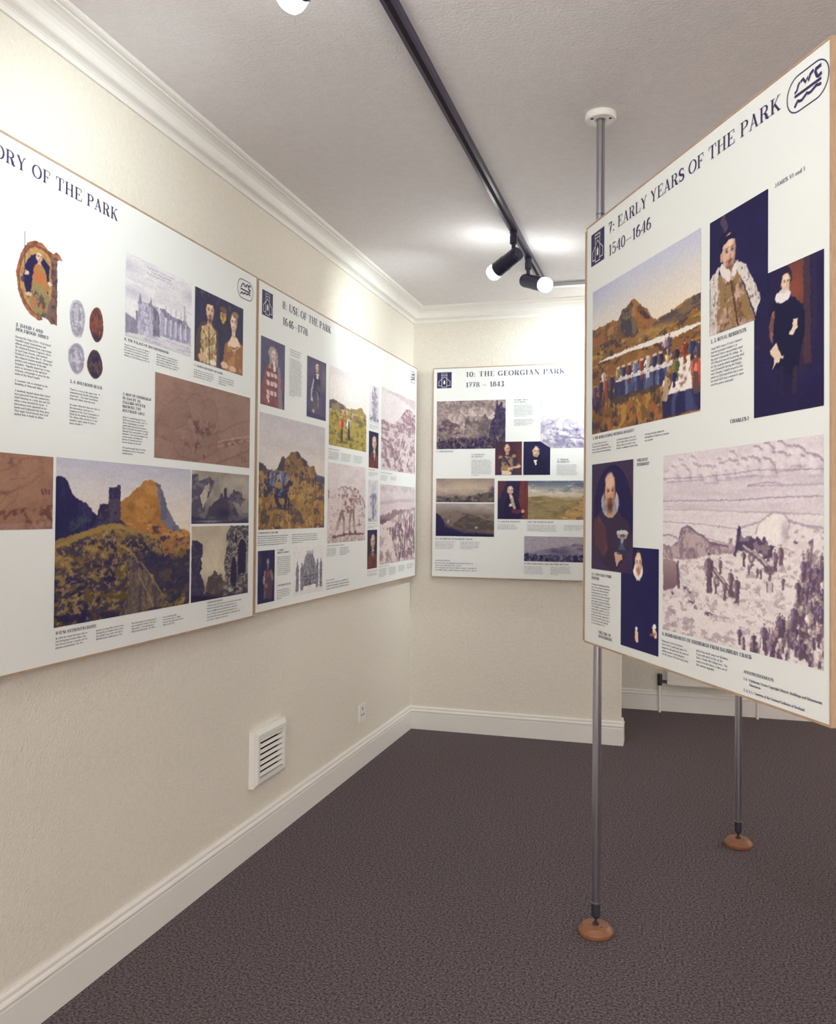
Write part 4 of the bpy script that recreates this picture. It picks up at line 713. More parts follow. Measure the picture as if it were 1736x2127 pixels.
def pc_etch(p):
    p.vgrad((0, '9c9498'), (.6, '9a9296'), (1, '4a4460')); p.tex(.05, 30, 20); m = p.below([(0, .72), (.12, .62), (.24, .52), (.44, .40), (.62, .26), (.66, .24), (.72, .36), (.8, .5), (1, .6)], .02); p.put(m, '877f88'); p.put(m*p.ink(12, 18, .54, .1), '55506a', .7); p.put(p.blob(.42, .6, .16, .1), '4c4664', .8)
    g = p.below([(0, .68), (.15, .74), (.4, .74), (1, .74)], .04, 30); p.put(g, '3c3858'); p.put(g*p.ink(60, 8, .56, .08), '8a8288', .7); p.put(g*p.ink(30, 8, .56, .08), '1e1a44', .8)
# --- board 7
def pc_banquet(p):
    p.vgrad((0, 'b4b8c6'), (.08, 'bcbcc2'), (.2, 'cbc5ba'), (.35, 'd8cbb2'), (1, 'd8cbb2')); p.put(np.clip((.35-p.X)/.35, 0, 1)*np.clip((.2-p.Y)/.2, 0, 1), 'a4abc0', .8)
    far = p.below([(0, .265), (.05, .275), (.08, .27), (.24, .27), (.29, .285), (.33, .24), (.38, .215), (.43, .198), (.45, .20), (.47, .22), (.53, .28), (.57, .30), (.59, .33), (.61, .37), (.65, .39), (.72, .39), (.83, .37), (.95, .355), (1, .37)], .005, 26); p.put(far, '8c5a34'); p.put(far*p.ink(12, 14, .52, .1), '5c4438', .7); p.put(far*p.ink(16, 24, .6, .08), 'a87c42', .7)
    pk = p.poly([(.29, .29), (.33, .24), (.40, .205), (.43, .23), (.42, .30), (.48, .36), (.5, .42), (.42, .44), (.34, .40)], .012); p.put(pk, '453a44'); p.put(pk*p.ink(18, 18, .56, .07), '7a6a48', .7); p.put(p.poly([(.49, .30), (.55, .30), (.6, .37), (.56, .37), (.5, .34)], .008), '3a2c40', .8); p.put(p.line([(.44, .21), (.47, .30), (.56, .38)], .02), 'a0602e', .8)
    rr = p.poly([(.60, .42), (.66, .395), (.76, .39), (.88, .365), (1, .36), (1, .44), (.85, .45), (.7, .46)], .012); p.put(rr, '4c4048'); p.put(rr*p.ink(10, 30, .55, .08), '8a6a44', .7)
    mid = p.below([(0, .40), (.2, .38), (.4, .44), (.6, .47), (.8, .46), (1, .45)], .01); p.mix(mid, '8a622e', '7a5630', p.n(6)); p.put(mid*p.ink(14, 22, .53, .07), '3c2c3e', .85); p.put(mid*p.ink(18, 30, .62, .07), 'b0863e', .8); p.put(p.blob(.62, .45, .18, .03), 'b08a40', .7)
    lo = p.poly([(.055, .512), (.17, .498), (.41, .502), (.64, .504), (.82, .508), (1, .514), (1, .528), (.93, .535), (.79, .542), (.64, .538), (.44, .526), (.22, .52)], .002); p.put(lo, 'ddd3c2')
    lw = p.below([(0, .54), (.3, .535), (.7, .555), (1, .545)], .006); p.put(lw, '84562e'); p.put(lw*p.ink(10, 34, .53, .08), '43303a', .8); p.put(lw*p.ink(16, 40, .62, .06), 'a87438', .7)
    gr = p.below([(0, .74), (.25, .72), (.5, .74), (.72, .78), (1, .85)], .01); p.put(gr, '74542e'); p.put(gr*p.ink(18, 12, .54, .08), '3a2e3c', .8); p.put(gr*p.ink(26, 16, .6, .08), 'b0863e', .85); p.put(gr*p.ink(20, 14, .66, .05), '9a5a30', .8); p.put(p.poly([(.2, .75), (.72, .76), (.72, .82), (.2, .83)], .02), '3f3238', .75); p.put(p.poly([(0, .74), (.1, .78), (.1, .86), (0, .84)], .02), '2b2244', .8); p.put(p.blob(.05, .95, .06, .04), '2e2540', .8)
    # long table and its cloth
    fr = p.poly([(.25, .685), (.52, .69), (.78, .70), (.75, .73), (.72, .79), (.44, .785), (.25, .785)]); p.put(fr, '2e3058'); p.put(fr*p.ink(30, 3, .5, .1), '5c6280', .7); p.put(fr*p.ink(24, 3, .62, .08), '8a8ea2', .6)
    p.put(p.poly([(.245, .69), (.31, .657), (.56, .662), (.79, .668), (.78, .70), (.52, .692), (.26, .69)]), 'd6d0ca'); p.put(p.line([(.32, .672), (.78, .685)], .006)*p.ink(60, 6, .5, .1), '7a6a68', .8)
    row = [('7c6a44', '3a3040'), ('2c3450', '2c3450'), ('6c3030', '6c3030'), ('5c6c94', '5c6c94'), ('7e3a2c', '7e3a2c'), ('d2cabc', 'd2cabc'), ('2a2848', '2a2848'), ('3a3050', '3a3050'), ('a08458', 'a08458')]
    for (c, l), x in zip(row, (.29, .345, .40, .46, .52, .575, .635, .69, .75)): p.fig(x, .72, .135, c, 'c29a7c', l, .42); p.put(p.line([(x-.012, .60), (x+.012, .60)], .010), 'd8d0c0', .7)
    p.put(p.poly([(.245, .69), (.31, .668), (.56, .673), (.79, .68), (.78, .70), (.52, .692), (.26, .69)]), 'd6d0ca', .9); p.put(p.line([(.31, .68), (.78, .69)], .005)*p.ink(50, 6, .5, .1), '6e5850', .7)
    p.fig(.73, .62, .1, 'b0949a', 'c29a7c', '4a3848', .5); p.fig(.76, .63, .12, '4c4050', 'c8a080', None, .4)
    for x, y, h, c in ((.03, .80, .15, '5c4058'), (.13, .70, .12, 'a08c90'), (.10, .79, .16, '2e2c44'), (.16, .80, .17, '8a4430'), (.22, .79, .17, '2a2846')): p.fig(x, y, h, c, 'c09878', None, .42)
    p.put(p.blob(.13, .85, .04, .03), '9a4a2c', .6)
    # side table
    tp = p.poly([(.82, .67), (.92, .675), (.93, .74), (.945, .865), (.75, .865), (.79, .79), (.84, .74)]); p.put(tp, 'ddd5c8'); p.put(tp*p.ink(22, 22, .66, .05), '8a6a58', .8)
    f2 = p.poly([(.75, .865), (.945, .865), (1.01, .90), (1.01, .99), (.71, .995), (.70, .88)]); p.put(f2, '28264c'); p.put(f2*p.ink(24, 3, .6, .08), '4a5078', .7)
    for x, y, h, c in ((.82, .71, .11, '33283c'), (.885, .71, .13, '863a2c'), (.94, .72, .14, '28304e'), (.985, .75, .14, '4a3a4c'), (.82, .79, .13, '5e6a34'), (.80, .83, .10, '24284a'), (.965, .87, .2, '8a4a3a'), (.99, .86, .16, 'a04434')): p.fig(x, y, h, c, 'c8a080', None, .5)
    p.fig(.735, .89, .15, 'b09478', 'c8a080', 'b09478', .42); p.put(p.poly([(.70, .89), (.72, .79), (.75, .79), (.76, .84), (.74, .90)]), 'a88c70', .9); p.put(p.poly([(.95, .90), (.955, .78), (.985, .78), (.99, .9)]), '5a4048', .9)
    for x, y in ((.86, .78), (.88, .74), (.86, .83), (.89, .80)): p.put(p.blob(x, y, .01, .012), '8a4a38', .9)
def pc_por1(p):
    p.a[:] = srgb('211d4a'); p.tex(.06, 4)
    p.put(p.poly([(.20, .04), (.26, .0), (.34, .1), (.33, .17), (.18, .20), (.25, .12)], .02)*p.ink(10, 14, .42, .15), '5c4c54', .8)
    p.put(p.poly([(.17, .20), (.22, .16), (.33, .145), (.42, .17), (.48, .215), (.48, .25), (.28, .25), (.22, .36)], .006), '181440')
    d = p.poly([(.15, .52), (.24, .49), (.35, .59), (.51, .53), (.60, .66), (.79, .97), (.80, 1.01), (.13, 1.01)]); p.put(d, '8e7046'); p.put(d*p.ink(6, 9, .54, .07), 'b08a7c', .8); p.put(d*p.ink(9, 12, .60, .06), '6a4c34', .8); p.put(d*p.ink(12, 12, .66, .05), 'c9a890', .8)
    for i in range(16): p.put(p.ell(.40+i*.008, .60+i*.027, .018, .011), '5a3c34')
    p.put(p.line([(.385, .58), (.52, 1.0)], .012), '4a302c', .8)
    for q in ([(.01, .52), (.06, .475), (.18, .425), (.17, .52), (.15, .70), (.14, 1.01), (.0, 1.01)], [(.47, .44), (.56, .47), (.65, .515), (.80, .70), (.89, .83), (.81, .965), (.72, .82), (.60, .64), (.50, .54)]): m = p.poly(q, .006); p.put(m, 'cfc7ba'); p.put(m*p.ink(8, 10, .58, .1), 'b0a698', .6); p.put(m*p.ink(26, 30, .74, .04), '5c5058', .8)
    p.face(.355, .345, .118, .165, 'd2aa8a', '241d40', '54342a', 'e2c4a6', .12, 1.02, 1.0); p.put(p.poly([(.22, .25), (.28, .20), (.40, .19), (.49, .22), (.485, .255), (.36, .235), (.27, .26)]), '1a1642')
    p.put(p.ell(.225, .355, .03, .04), 'c89878'); p.put(p.poly([(.18, .44), (.23, .41), (.30, .46), (.39, .51), (.46, .455), (.50, .48), (.49, .55), (.45, .575), (.41, .55), (.36, .60), (.22, .52)]), 'd8d0c4'); p.put(p.line([(.39, .51), (.40, .56)], .012), 'a89c92', .8); p.put(p.poly([(.34, .46), (.44, .46), (.40, .53)]), '8a5c48', .8)
def pc_por2(p):
    p.a[:] = srgb('221d46'); p.tex(.06, 4); m = p.poly([(.50, .0), (.73, .0), (.74, .30), (.64, .31), (.52, .16)], .01); p.put(m, '6e3a34'); p.put(m*p.blob(.62, .18, .12, .1), '8a4634', .8); p.put(p.poly([(.72, 0), (.82, 0), (.84, .7), (.74, .7), (.73, .3)], .008), '46303c', .9); p.put(p.poly([(.84, 0), (.9, 0), (.92, .5), (.85, .5)], .01), '2f2644', .8); p.put(p.blob(.72, .6, .1, .12), '5c3038', .5)
    p.put(p.poly([(.31, .22), (.45, .25), (.59, .23), (.67, .27), (.75, .36), (.75, .50), (.69, .60), (.66, .74), (.58, .78), (.38, .70), (.25, .67), (.36, .52), (.25, .47), (.24, .30)], .006), '18143a'); p.put(p.line([(.62, .72), (.6, .86)], .06), '3c2c3c', .8); p.put(p.line([(.42, .70), (.42, .86)], .06), '2c2240', .8)
    m = p.poly([(.27, .29), (.33, .28), (.30, .40), (.29, .51), (.24, .46), (.235, .38)]); p.put(m, '8a5c4c'); p.put(m*p.ink(20, 20, .55, .1), '5c3840', .6)
    p.put(p.ell(.475, .085, .095, .075), '241c38'); p.face(.482, .115, .066, .062, 'd8bc98', '241c38', None, 'e8d0ae', .15, 1.1, 1.0); m = p.ell(.44, .20, .115, .045, .12); p.put(m, 'dcd6ca'); p.put(p.ell(.47, .165, .07, .022, .3), 'c9b8a4', .8)
    p.put(p.poly([(.25, .55), (.34, .51), (.38, .56), (.42, .61), (.38, .65), (.33, .65), (.28, .69), (.32, .62), (.27, .59)], .004), 'd8c0a0'); p.put(p.poly([(.59, .38), (.66, .385), (.65, .44), (.58, .49), (.53, .475), (.58, .43)]), 'd8c2a4'); p.put(p.line([(.36, .61), (.45, .62)], .014), 'd8c0a0'); p.put(p.blob(.03, .5, .08, .015), '4a2c48', .8)
def pc_oval(p):
    p.a[:] = srgb('3a2b48'); e = p.ell(.52, .505, .49, .49, .03); p.put(e, '1f1b46'); p.put(np.clip(p.ell(.52, .505, .495, .495, .03)-p.ell(.52, .505, .485, .485, .03), 0, 1), '5c3a48', .8)
    m = p.poly([(.02, .75), (.08, .52), (.25, .44), (.65, .44), (.9, .56), (1, .72), (.9, .9), (.5, 1), (.1, .9)], .01)*e; p.put(m, '35283e'); s = p.poly([(.06, .52), (.2, .50), (.36, .6), (.42, .82), (.3, .86), (.04, .74)], .012)*e; p.put(s, '51323c'); p.put(s*p.ink(7, 12, .55, .1), '6e3c40', .7)
    p.put(p.ell(.465, .375, .215, .135, .08), 'a5a0a0'); p.put(p.ell(.465, .375, .215, .135, .08)*p.ink(30, 24, .52, .1), '7a7680', .7)
    p.face(.465, .275, .125, .155, 'c08a66', '2c2038', '5c3428', 'dcae88', .1, 1.1, 1.0, 0, 1); p.put(p.ell(.46, .17, .115, .075, .3), 'cfa484', .9); p.put(p.blob(.47, .40, .08, .05), '4c2c28', .8)
    p.put(p.poly([(.63, .635), (.90, .635), (.86, .69), (.80, .705), (.79, .74), (.84, .80), (.66, .80), (.73, .74), (.72, .70), (.66, .69)]), '8a8a86'); p.put(p.ell(.765, .64, .13, .02), 'b0b0a4'); p.put(p.ell(.77, .67, .06, .014), '6c3c34'); p.put(p.poly([(.58, .83), (.66, .81), (.76, .84), (.76, .88), (.70, .90), (.64, .955), (.60, .90)]), 'b89070'); p.put(p.poly([(.66, .72), (.82, .72), (.86, .84), (.64, .84)])*(1-p.ell(.76, .7, .05, .04)), '2c3052', .7)
def pc_black(p):
    p.a[:] = srgb('1d1a44'); p.tex(.05, 4); p.put(p.ell(.485, .15, .10, .125, .1), '4a3a40'); p.face(.48, .155, .088, .11, 'c9a282', '3a2c3c', 'a0603c', 'dcbc9c', .05, 1.1, 1.02, 0, 0); m = np.clip(p.ell(.475, .225, .125, .085, .1)-p.poly([(.38, .12), (.57, .12), (.56, .2), (.49, .27), (.42, .22)]), 0, 1); p.put(m, 'd0c8bc'); p.put(p.blob(.48, .235, .05, .035), '9c5c40', .9)
    p.put(p.poly([(.40, .84), (.42, .79), (.46, .79), (.49, .86), (.49, .92), (.42, .92)], .006), 'c9a888'); p.put(p.ell(.44, .79, .03, .02), 'ded6ca'); p.put(p.poly([(.84, .74), (.90, .71), (.95, .78), (.96, .84), (.90, .84)], .006), 'cdb090'); p.put(p.ell(.9, .73, .04, .025), 'ded6ca'); p.put(p.line([(.80, .82), (.92, .80)], .03), '9c5c40', .8)
def pc_bomb(p):
    p.a[:] = srgb('cbbfbc'); p.put(1-p.below([(0, .3), (1, .34)]), 'c2b5b6'); p.tex(.03, 6, 40); p.tex(.03, 90, 90)
    ink = '6a5068'
    # thunder clouds
    clouds = [(.03, .11), (.06, .115), (.09, .10), (.13, .09), (.15, .06), (.17, .10), (.20, .11), (.24, .05), (.26, .10), (.30, .10), (.33, .11), (.36, .12), (.40, .11), (.43, .08), (.45, .11), (.48, .09), (.51, .05), (.51, .10), (.54, .09), (.56, .12), (.59, .10), (.62, .08), (.66, .04), (.65, .10), (.69, .05), (.72, .03), (.72, .11), (.76, .07), (.79, .03), (.80, .09), (.84, .05), (.85, .10), (.88, .07), (.91, .10), (.94, .10), (.97, .12)]
    for i, (x, y) in enumerate(clouds):
        r = .022+.01*((i*7) % 3); p.put(p.ell(x, y, r, r*1.4, .5), 'd0c5c2', .8); q = [(x-r*.6, y-r*.9), (x+r*.2, y-r*.7), (x+r*.9, y+r*.1), (x+r*1.1, y+r*1.0)]; k = .5+.4*min(1, x*1.1); p.put(p.line(q, .008), '7d6478', k*.8); p.put(p.blob(x+r*.8, y+r*.6, r*.6, r*.7), '8a7084', k*.6); p.put(p.line([(x-r, y+r*1.3), (x+r*1.4, y+r*1.35)], .005), '8a7488', .5)
    for q, w, a in (([(0, .132), (.2, .138), (.36, .142), (.55, .135), (.67, .128), (1, .148)], .003, .5), ([(0, .262), (.3, .266), (.55, .27), (.75, .262), (1, .262)], .0035, .6), ([(0, .312), (.3, .315), (.45, .322), (1, .342)], .003, .4), ([(0, .38), (.3, .392), (.54, .412)], .003, .45), ([(.6, .2), (.68, .19), (.76, .195), (.82, .21), (1, .21)], .005, .4), ([(.6, .2), (.7, .205), (.8, .21)], .004, .4), ([(0, .46), (.06, .455), (.12, .475)], .006, .6), ([(.33, .465), (.45, .485), (.53, .50)], .004, .5)): p.put(p.line(q, w), ink, a)
    p.put(p.ink(4, 40, .6, .1)*(p.Y > .14)*(p.Y < .34), 'b3a4aa', .5)
    cr = p.poly([(0, .515), (.08, .52), (.13, .47), (.15, .42), (.17, .425), (.2, .405), (.23, .41), (.245, .43), (.27, .44), (.29, .435), (.32, .46), (.36, .49), (.40, .485), (.48, .50), (.485, .465), (.51, .465), (.51, .50), (.535, .505), (.52, .535), (.44, .545), (.36, .55), (.23, .585), (0, .59)], .004); p.put(cr, 'a58e8e'); p.put(cr*p.ink(30, 16, .5, .1), '7c6068', .7); p.put(cr*p.ink(40, 30, .62, .06), '5c4456', .6); p.put(p.line([(.13, .47), (.15, .42), (.2, .405), (.245, .43), (.32, .46), (.36, .49), (.48, .5)], .007), '55405a', .8)
    fg = p.below([(0, .60), (.25, .58), (.4, .55), (.54, .53), (.58, .44), (.65, .40), (.72, .36), (.85, .38), (1, .41)], .006); p.put(fg, 'd0c5bd'); p.put(fg*p.ink(9, 24, .60, .16), 'b5a3a4', .5); p.put(fg*p.ink(30, 50, .66, .08), '8a7078', .6); p.put(p.line([(.54, .41), (.60, .395), (.66, .38)], .005), ink, .5); p.put(p.line([(.83, .37), (.92, .39), (1, .40)], .007), ink, .5)
    p.put(p.poly([(.65, .45), (.66, .38), (.71, .35), (.75, .33), (.81, .34), (.835, .37), (.82, .43), (.77, .48), (.68, .46)], .012), 'd8cec4'); p.put(p.line([(.65, .43), (.67, .38), (.72, .345), (.76, .33), (.81, .34), (.835, .38), (.82, .43)], .006), '8a7484', .6); p.put(p.blob(.81, .42, .02, .05), '96808a', .7)
    dk = p.poly([(.545, .405), (.565, .40), (.57, .45), (.62, .435), (.64, .46), (.66, .45), (.68, .47), (.70, .455), (.73, .48), (.76, .49), (.745, .53), (.72, .545), (.66, .535), (.59, .51), (.545, .51), (.525, .54), (.525, .5)], .012); p.put(dk, '3a2c4a'); p.put(dk*p.ink(20, 22, .58, .07), '8a7074', .7); p.put(p.line([(.552, .405), (.545, .49), (.525, .54)], .016), '2c2244', .9)
    tn = p.poly([(0, .59), (.07, .59), (.12, .61), (.14, .72), (.08, .76), (0, .775)], .004); p.put(tn, '8d7070'); p.put(tn*np.clip((p.Y-.6)/.14, 0, 1), '5f3f4c', .8); p.put(p.line([(.12, .61), (.13, .74)], .02)*p.ink(60, 6, .5, .1), '4a3448', .9)
    for q in ([(.36, .60), (.46, .69), (.51, .74)], [(.58, .50), (.68, .555), (.73, .60)]): p.put(p.line(q, .02), '54404c', .95); p.put(p.line([(a-.004, b-.008) for a, b in q], .006), 'c0b0a8', .9); p.put(p.ell(q[1][0]-.055, q[1][1]-.005, .02, .028, .3), '5c4454', .9); p.put(p.ell(q[1][0]-.055, q[1][1]-.005, .009, .013, .3), 'b09c98', .9); p.put(p.ell(q[2][0]+.0, q[2][1], .03, .02, .4), '4a3444', .8)
    for x, y, h in ((.355, .74, .20), (.43, .64, .08), (.50, .735, .12), (.54, .775, .13), (.46, .77, .1), (.40, .745, .06), (.58, .59, .08), (.76, .60, .10), (.79, .57, .09), (.72, .56, .07), (.66, .64, .05), (.68, .645, .05), (.61, .63, .05), (.80, .68, .06), (.73, .65, .05)): p.fig(x, y, h, '5d4352', 'b8a098', '4f3848', .36)
    for x, y, w in ((.09, .78, .03), (.22, .755, .03), (.15, .83, .025), (.23, .81, .03), (.26, .84, .02), (.33, .82, .025), (.35, .86, .035), (.67, .75, .03), (.90, .45, .025), (.87, .46, .015), (.94, .465, .015), (.55, .775, .04), (.35, .74, .03), (.18, .74, .02), (.44, .60, .012), (.63, .59, .012)): p.put(p.ell(x, y, w*.8, .012, .5)*p.ink(40, 40, .38, .1), '453048', .9)
    p.put(p.ell(.73, .68, .015, .03, .3), 'b7a59c'); p.put(p.line([(.715, .66), (.715, .70)], .006), ink); p.put(p.line([(.745, .66), (.745, .70)], .006), ink)
    p.put(p.below([(0, .86), (.2, .9), (.5, .97), (.6, 1)])*p.ink(22, 26, .52, .08), '8a727c', .6)
    rng = np.random.RandomState(11)
    ed = lambda y: np.interp(y, [.56, .66, .74, .80, .86, .94, 1.0], [.90, .885, .87, .86, .77, .66, .56])
    for i in range(170):
        y = .57+.45*rng.rand()**.8; x = rng.uniform(ed(y-.03), 1.0)
        h = rng.uniform(.055, .085); p.fig(x, y, h, rng.choice(['55405a', '7e6468', '4a3650', '94807a', '6c5660', 'a8968e']), 'ab9690', '4a3448', .38)
        if rng.rand() < .35: p.put(p.line([(x+.012, y-.01), (x+.022, y-h*1.5)], .005), '5c465a', .8)
        if rng.rand() < .5: p.put(p.blob(x+rng.uniform(-.01, .01), y-h*rng.uniform(.1, .9), .005, .008), 'd0c4ba', .8)
        if rng.rand() < .5: p.put(p.blob(x+rng.uniform(-.01, .01), y-h*rng.uniform(0, .8), .006, .007), '33243e', .8)
    for x, y, h in ((.555, .975, .085), (.58, .99, .06), (.64, .985, .08), (.70, .97, .12), (.785, .90, .11), (.80, .90, .1), (.86, .86, .12), (.88, .72, .09), (.905, .63, .1)): p.fig(x, y, h, '4e3a50', 'ab9690', '463248', .38)
    p.a = p.a*.86+.14*srgb('d4cac2')

# ---------------------------------------------------------------- boards
def frame(origin, right, normal, tilt=0.0):
    """local x along the board, y up, z out of its face; origin = bottom left corner of the face"""
    r = Vector(right).normalized(); n = Vector(normal).normalized(); u = n.cross(r)
    r2 = r*math.cos(tilt)+u*math.sin(tilt); u2_ = u*math.cos(tilt)-r*math.sin(tilt)
    o = Vector(origin)
    return Matrix(((r2.x, u2_.x, n.x, o.x), (r2.y, u2_.y, n.y, o.y), (r2.z, u2_.z, n.z, o.z), (0, 0, 0, 1)))
def make_board(M, W, H, label, depth=0.0, thk=.016, lip=.0045, group='exhibition boards'):
    root = empty('exhibition_board', M, label, 'display board', group)
    box('panel', lip, W-lip, lip, H-lip, -thk+.003, 0, M_board, root)
    box('backing', lip, W-lip, lip, H-lip, -thk, -thk+.003, M_back, root)
    z0, z1 = -thk, .0012
    box('edge_strip', 0, W, H-lip, H, z0, z1, M_lip, root); box('edge_strip', 0, W, 0, lip, z0, z1, M_lip, root)
    box('edge_strip', 0, lip, lip, H-lip, z0, z1, M_lip, root); box('edge_strip', W-lip, W, lip, H-lip, z0, z1, M_lip, root)
    if depth:
        for y in (.12, H-.17): box('batten', .05, W-.05, y, y+.05, -depth, -thk, M_back, root)
    return root
def emblem(root, H, u, v):
    w, h = .0856, .0915
    P = [[(u, H-v-h), (u+w, H-v-h), (u+w, H-v), (u, H-v)]]
    o = polys_mesh('emblem', P, root, M_ink, .0008); o['label'] = 'navy square emblem with a white outlined castle tower'
    def ln(pts, t=.0023):
        out = []
        for (xa, ya), (xb, yb) in zip(pts, pts[1:]):
            dx, dy = xb-xa, yb-ya; l = math.hypot(dx, dy); nx, ny = -dy/l*t/2, dx/l*t/2; ex, ey = dx/l*t/2, dy/l*t/2
            out.append([(xa+nx-ex, ya+ny-ey), (xa-nx-ex, ya-ny-ey), (xb-nx+ex, yb-ny+ey), (xb+nx+ex, yb+ny+ey)])
        return out
    q = lambda a, b: (u+a*w, H-v-b*h); L = []
    L += ln([q(.32, .36), q(.34, .20), q(.31, .20), q(.31, .08), q(.37, .08), q(.37, .11), q(.43, .11), q(.43, .08), q(.49, .08), q(.49, .11), q(.55, .11), q(.55, .08), q(.61, .08), q(.61, .11), q(.68, .11), q(.68, .08), q(.69, .08), q(.69, .2), q(.66, .2), q(.68, .36)]); L += ln([q(.32, .2), q(.68, .2)])
    L += ln([q(.33, .93), q(.33, .42), q(.5, .28), q(.67, .42), q(.67, .93), q(.33, .93)]); L += ln([q(.33, .42), q(.1, .60), q(.12, .64), q(.12, .85), q(.33, .85)]); L += ln([q(.67, .42), q(.92, .60), q(.90, .64), q(.90, .85), q(.67, .85)])
    P2 = []
    win = [q(.44, .75), q(.44, .58), q(.5, .48), q(.56, .58), q(.56, .75)]; P2.append(win)
    polys_mesh('castle_outline', L+P2, o, M_inkw, .0012)
    return o
def logo(root, H, u, v, w=.112, h=.064):
    """oval badge: three cursive letters over a bar and a wave line"""
    q = lambda a, b: (u+a*w, H-v-b*h); P = []; R = h/2; t = .0022; x0, x1 = u, u+w; y0, y1 = H-v-h, H-v; rr = R*.98
    pts = [(x1-rr+rr*math.cos(a), y1-rr+rr*math.sin(a)) for a in np.linspace(0, math.pi/2, 9)]+[(x0+rr+rr*math.cos(a), y1-rr+rr*math.sin(a)) for a in np.linspace(math.pi/2, math.pi, 9)]+[(x0+rr+rr*math.cos(a), y0+rr+rr*math.sin(a)) for a in np.linspace(math.pi, 1.5*math.pi, 9)]+[(x1-rr+rr*math.cos(a), y0+rr+rr*math.sin(a)) for a in np.linspace(1.5*math.pi, 2*math.pi, 9)]
    pts.append(pts[0]); P += FT.stroke(pts, t)
    P += [[q(.19, .50), q(.83, .50), q(.83, .575), q(.19, .575)][::-1]]
    wv = [(.19, .83), (.23, .76), (.27, .70), (.31, .74), (.37, .76), (.43, .71), (.49, .66), (.53, .70), (.59, .71), (.65, .67), (.72, .60+.03), (.76, .66), (.83, .68)]
    P += FT.stroke([q(*c) for c in wv], .0052)
    P += FT.stroke([q(*c) for c in ((.19, .44), (.25, .40), (.28, .28), (.32, .22))], .0046)
    P += FT.stroke([q(*c) for c in ((.34, .24), (.40, .20), (.46, .34), (.51, .24), (.53, .36), (.57, .22), (.65, .16))], .0056)
    P += FT.stroke([q(*c) for c in ((.83, .18), (.70, .19), (.69, .24), (.73, .40), (.76, .43), (.84, .40))], .0062)
    o = polys_mesh('logo', P, root, M_ink, .0011); o['label'] = 'navy oval logo with cursive letters above waves'
    return o
def title(root, H, s, u, v, cap, track, width=None, label='navy serif title', xs=1.0):
    """a line of title lettering, each letter a piece of its own"""
    if width: xs = width/text_polys(FT, s, 0, 0, cap, 1.0, track)[1]
    t = bpy.data.objects.new('title_lettering', None); COL.objects.link(t); t.parent = root; t.empty_display_size = .02; t['label'] = label
    x = u
    for ch in s:
        P, adv = text_polys(FT, ch, x, H-v, cap, xs, track)
        if P: polys_mesh('dash' if ch == '~' else 'colon' if ch == ':' else 'letter' if ch.isalpha() else 'digit', P, t, M_ink, .0011)
        x += adv
    return t
P_ = .0072
# ----- left wall, first board
W6, H6 = 2.0, 1.2095; TL6 = .0056
B6 = make_board(frame((.035, 2.7686-W6, 2.0705-H6-W6*TL6), (0, 1, 0), (1, 0, 0), TL6), W6, H6, 'long white board on left wall with dark hilltop chapel painting and brown old maps', .035)
u0 = W6
k = dict(du=.0021, dv=.0016, wref=(214, 211, 204))
picture(B6, H6, u0-1.028, .709, .604, .411, pc_chapel, label='colour painting of a chapel on a rocky hill', seed=1, **k)
picture(B6, H6, u0-.765, .135, .333, .227, pc_palace, label='grey engraving of a turreted palace', seed=2, du=.0021, dv=.0016, wref=(221, 219, 207))
picture(B6, H6, u0-.413, .138, .312, .231, pc_couple, label='dark double portrait of a bearded man and a woman', seed=3, **k)
picture(B6, H6, u0-.621, .438, .578, .246, pc_map, label='brown antique map drawing', seed=4, du=.0028, dv=.002, wref=(214, 211, 204))
picture(B6, H6, u0-1.238, .710, .2, .172, pc_mapl, label='reddish brown antique map drawing', seed=5, du=.0028, dv=.002, wref=(216, 213, 205))
picture(B6, H6, u0-.418, .709, .374, .167, pc_crag, label='sepia engraving of crags and a ruin', seed=6, **k)
picture(B6, H6, u0-.415, .884, .372, .236, pc_ruin, label='sepia engraving of a ruined arch', seed=7, **k)
picture(B6, H6, u0-1.18, .185, .165, .215, pc_king, label='illuminated initial with an enthroned figure', seed=8, du=.0014, dv=.0014, wref=(224, 223, 212))
for (a, b, w, h, c) in ((-.988, .311, .058, .097, seal('a8a5aa', '7c7886', 'c6c4c4', 0)), (-.913, .314, .057, .091, seal('7a4438', '48303c', '9a6048', 2)), (-.991, .420, .062, .079, seal('a09ca6', '706c80', 'c2c0c0', 1.2)), (-.920, .425, .062, .075, seal('5c4440', '2b2448', '93704e', 3))):
    picture(B6, H6, u0+a, b, w, h, c, label='oval wax seal', seed=int(-a*100), du=.0014, dv=.0012, wref=(222, 220, 209))
_xs = .3247/text_polys(FT, 'OF THE PARK', 0, 0, .0305, 1.0, .06)[1]
title(B6, H6, 'HISTORY OF THE PARK', u0-.8005-text_polys(FT, 'HISTORY OF THE PARK', 0, 0, .0305, _xs, .06)[1], .0645, .0305, .06, xs=_xs)
logo(B6, H6, u0-.144, .0365)
lettering(B6, H6, 'heading_text', FH, ['2. DAVID I AND', 'HOLYROOD ABBEY'], u0-1.168, .4215, .0075, .0105, .108, track=.08)
lettering(B6, H6, 'body_text', FB, ['During his reign (1124~1153) David', 'founded many monasteries and', 'abbeys and granted them royal lands.', 'He admired Norman England, where', 'he had huge estates, and wanted', 'Scotland to be more like it.  He hoped', 'the religious houses would change the', 'politics and economy of his own', 'kingdom.  Equally important to him', 'were an increase in the spiritual', 'richness, and people to pray for the', 'souls of the Royal family.', '', 'A romantic tale is attached to his', 'founding of Holyrood Abbey.', '', 'A monkish legend claims that David', 'was separated from his companions', 'while hunting on a holy day and fell', 'when a stag startled his horse.  A', 'miraculous cross appeared in his', 'hands and frightened the stag away.', 'That night David dreamt that God', 'wished him to build an abbey.'], u0-1.169, .4475, .0044, .0076, .121)
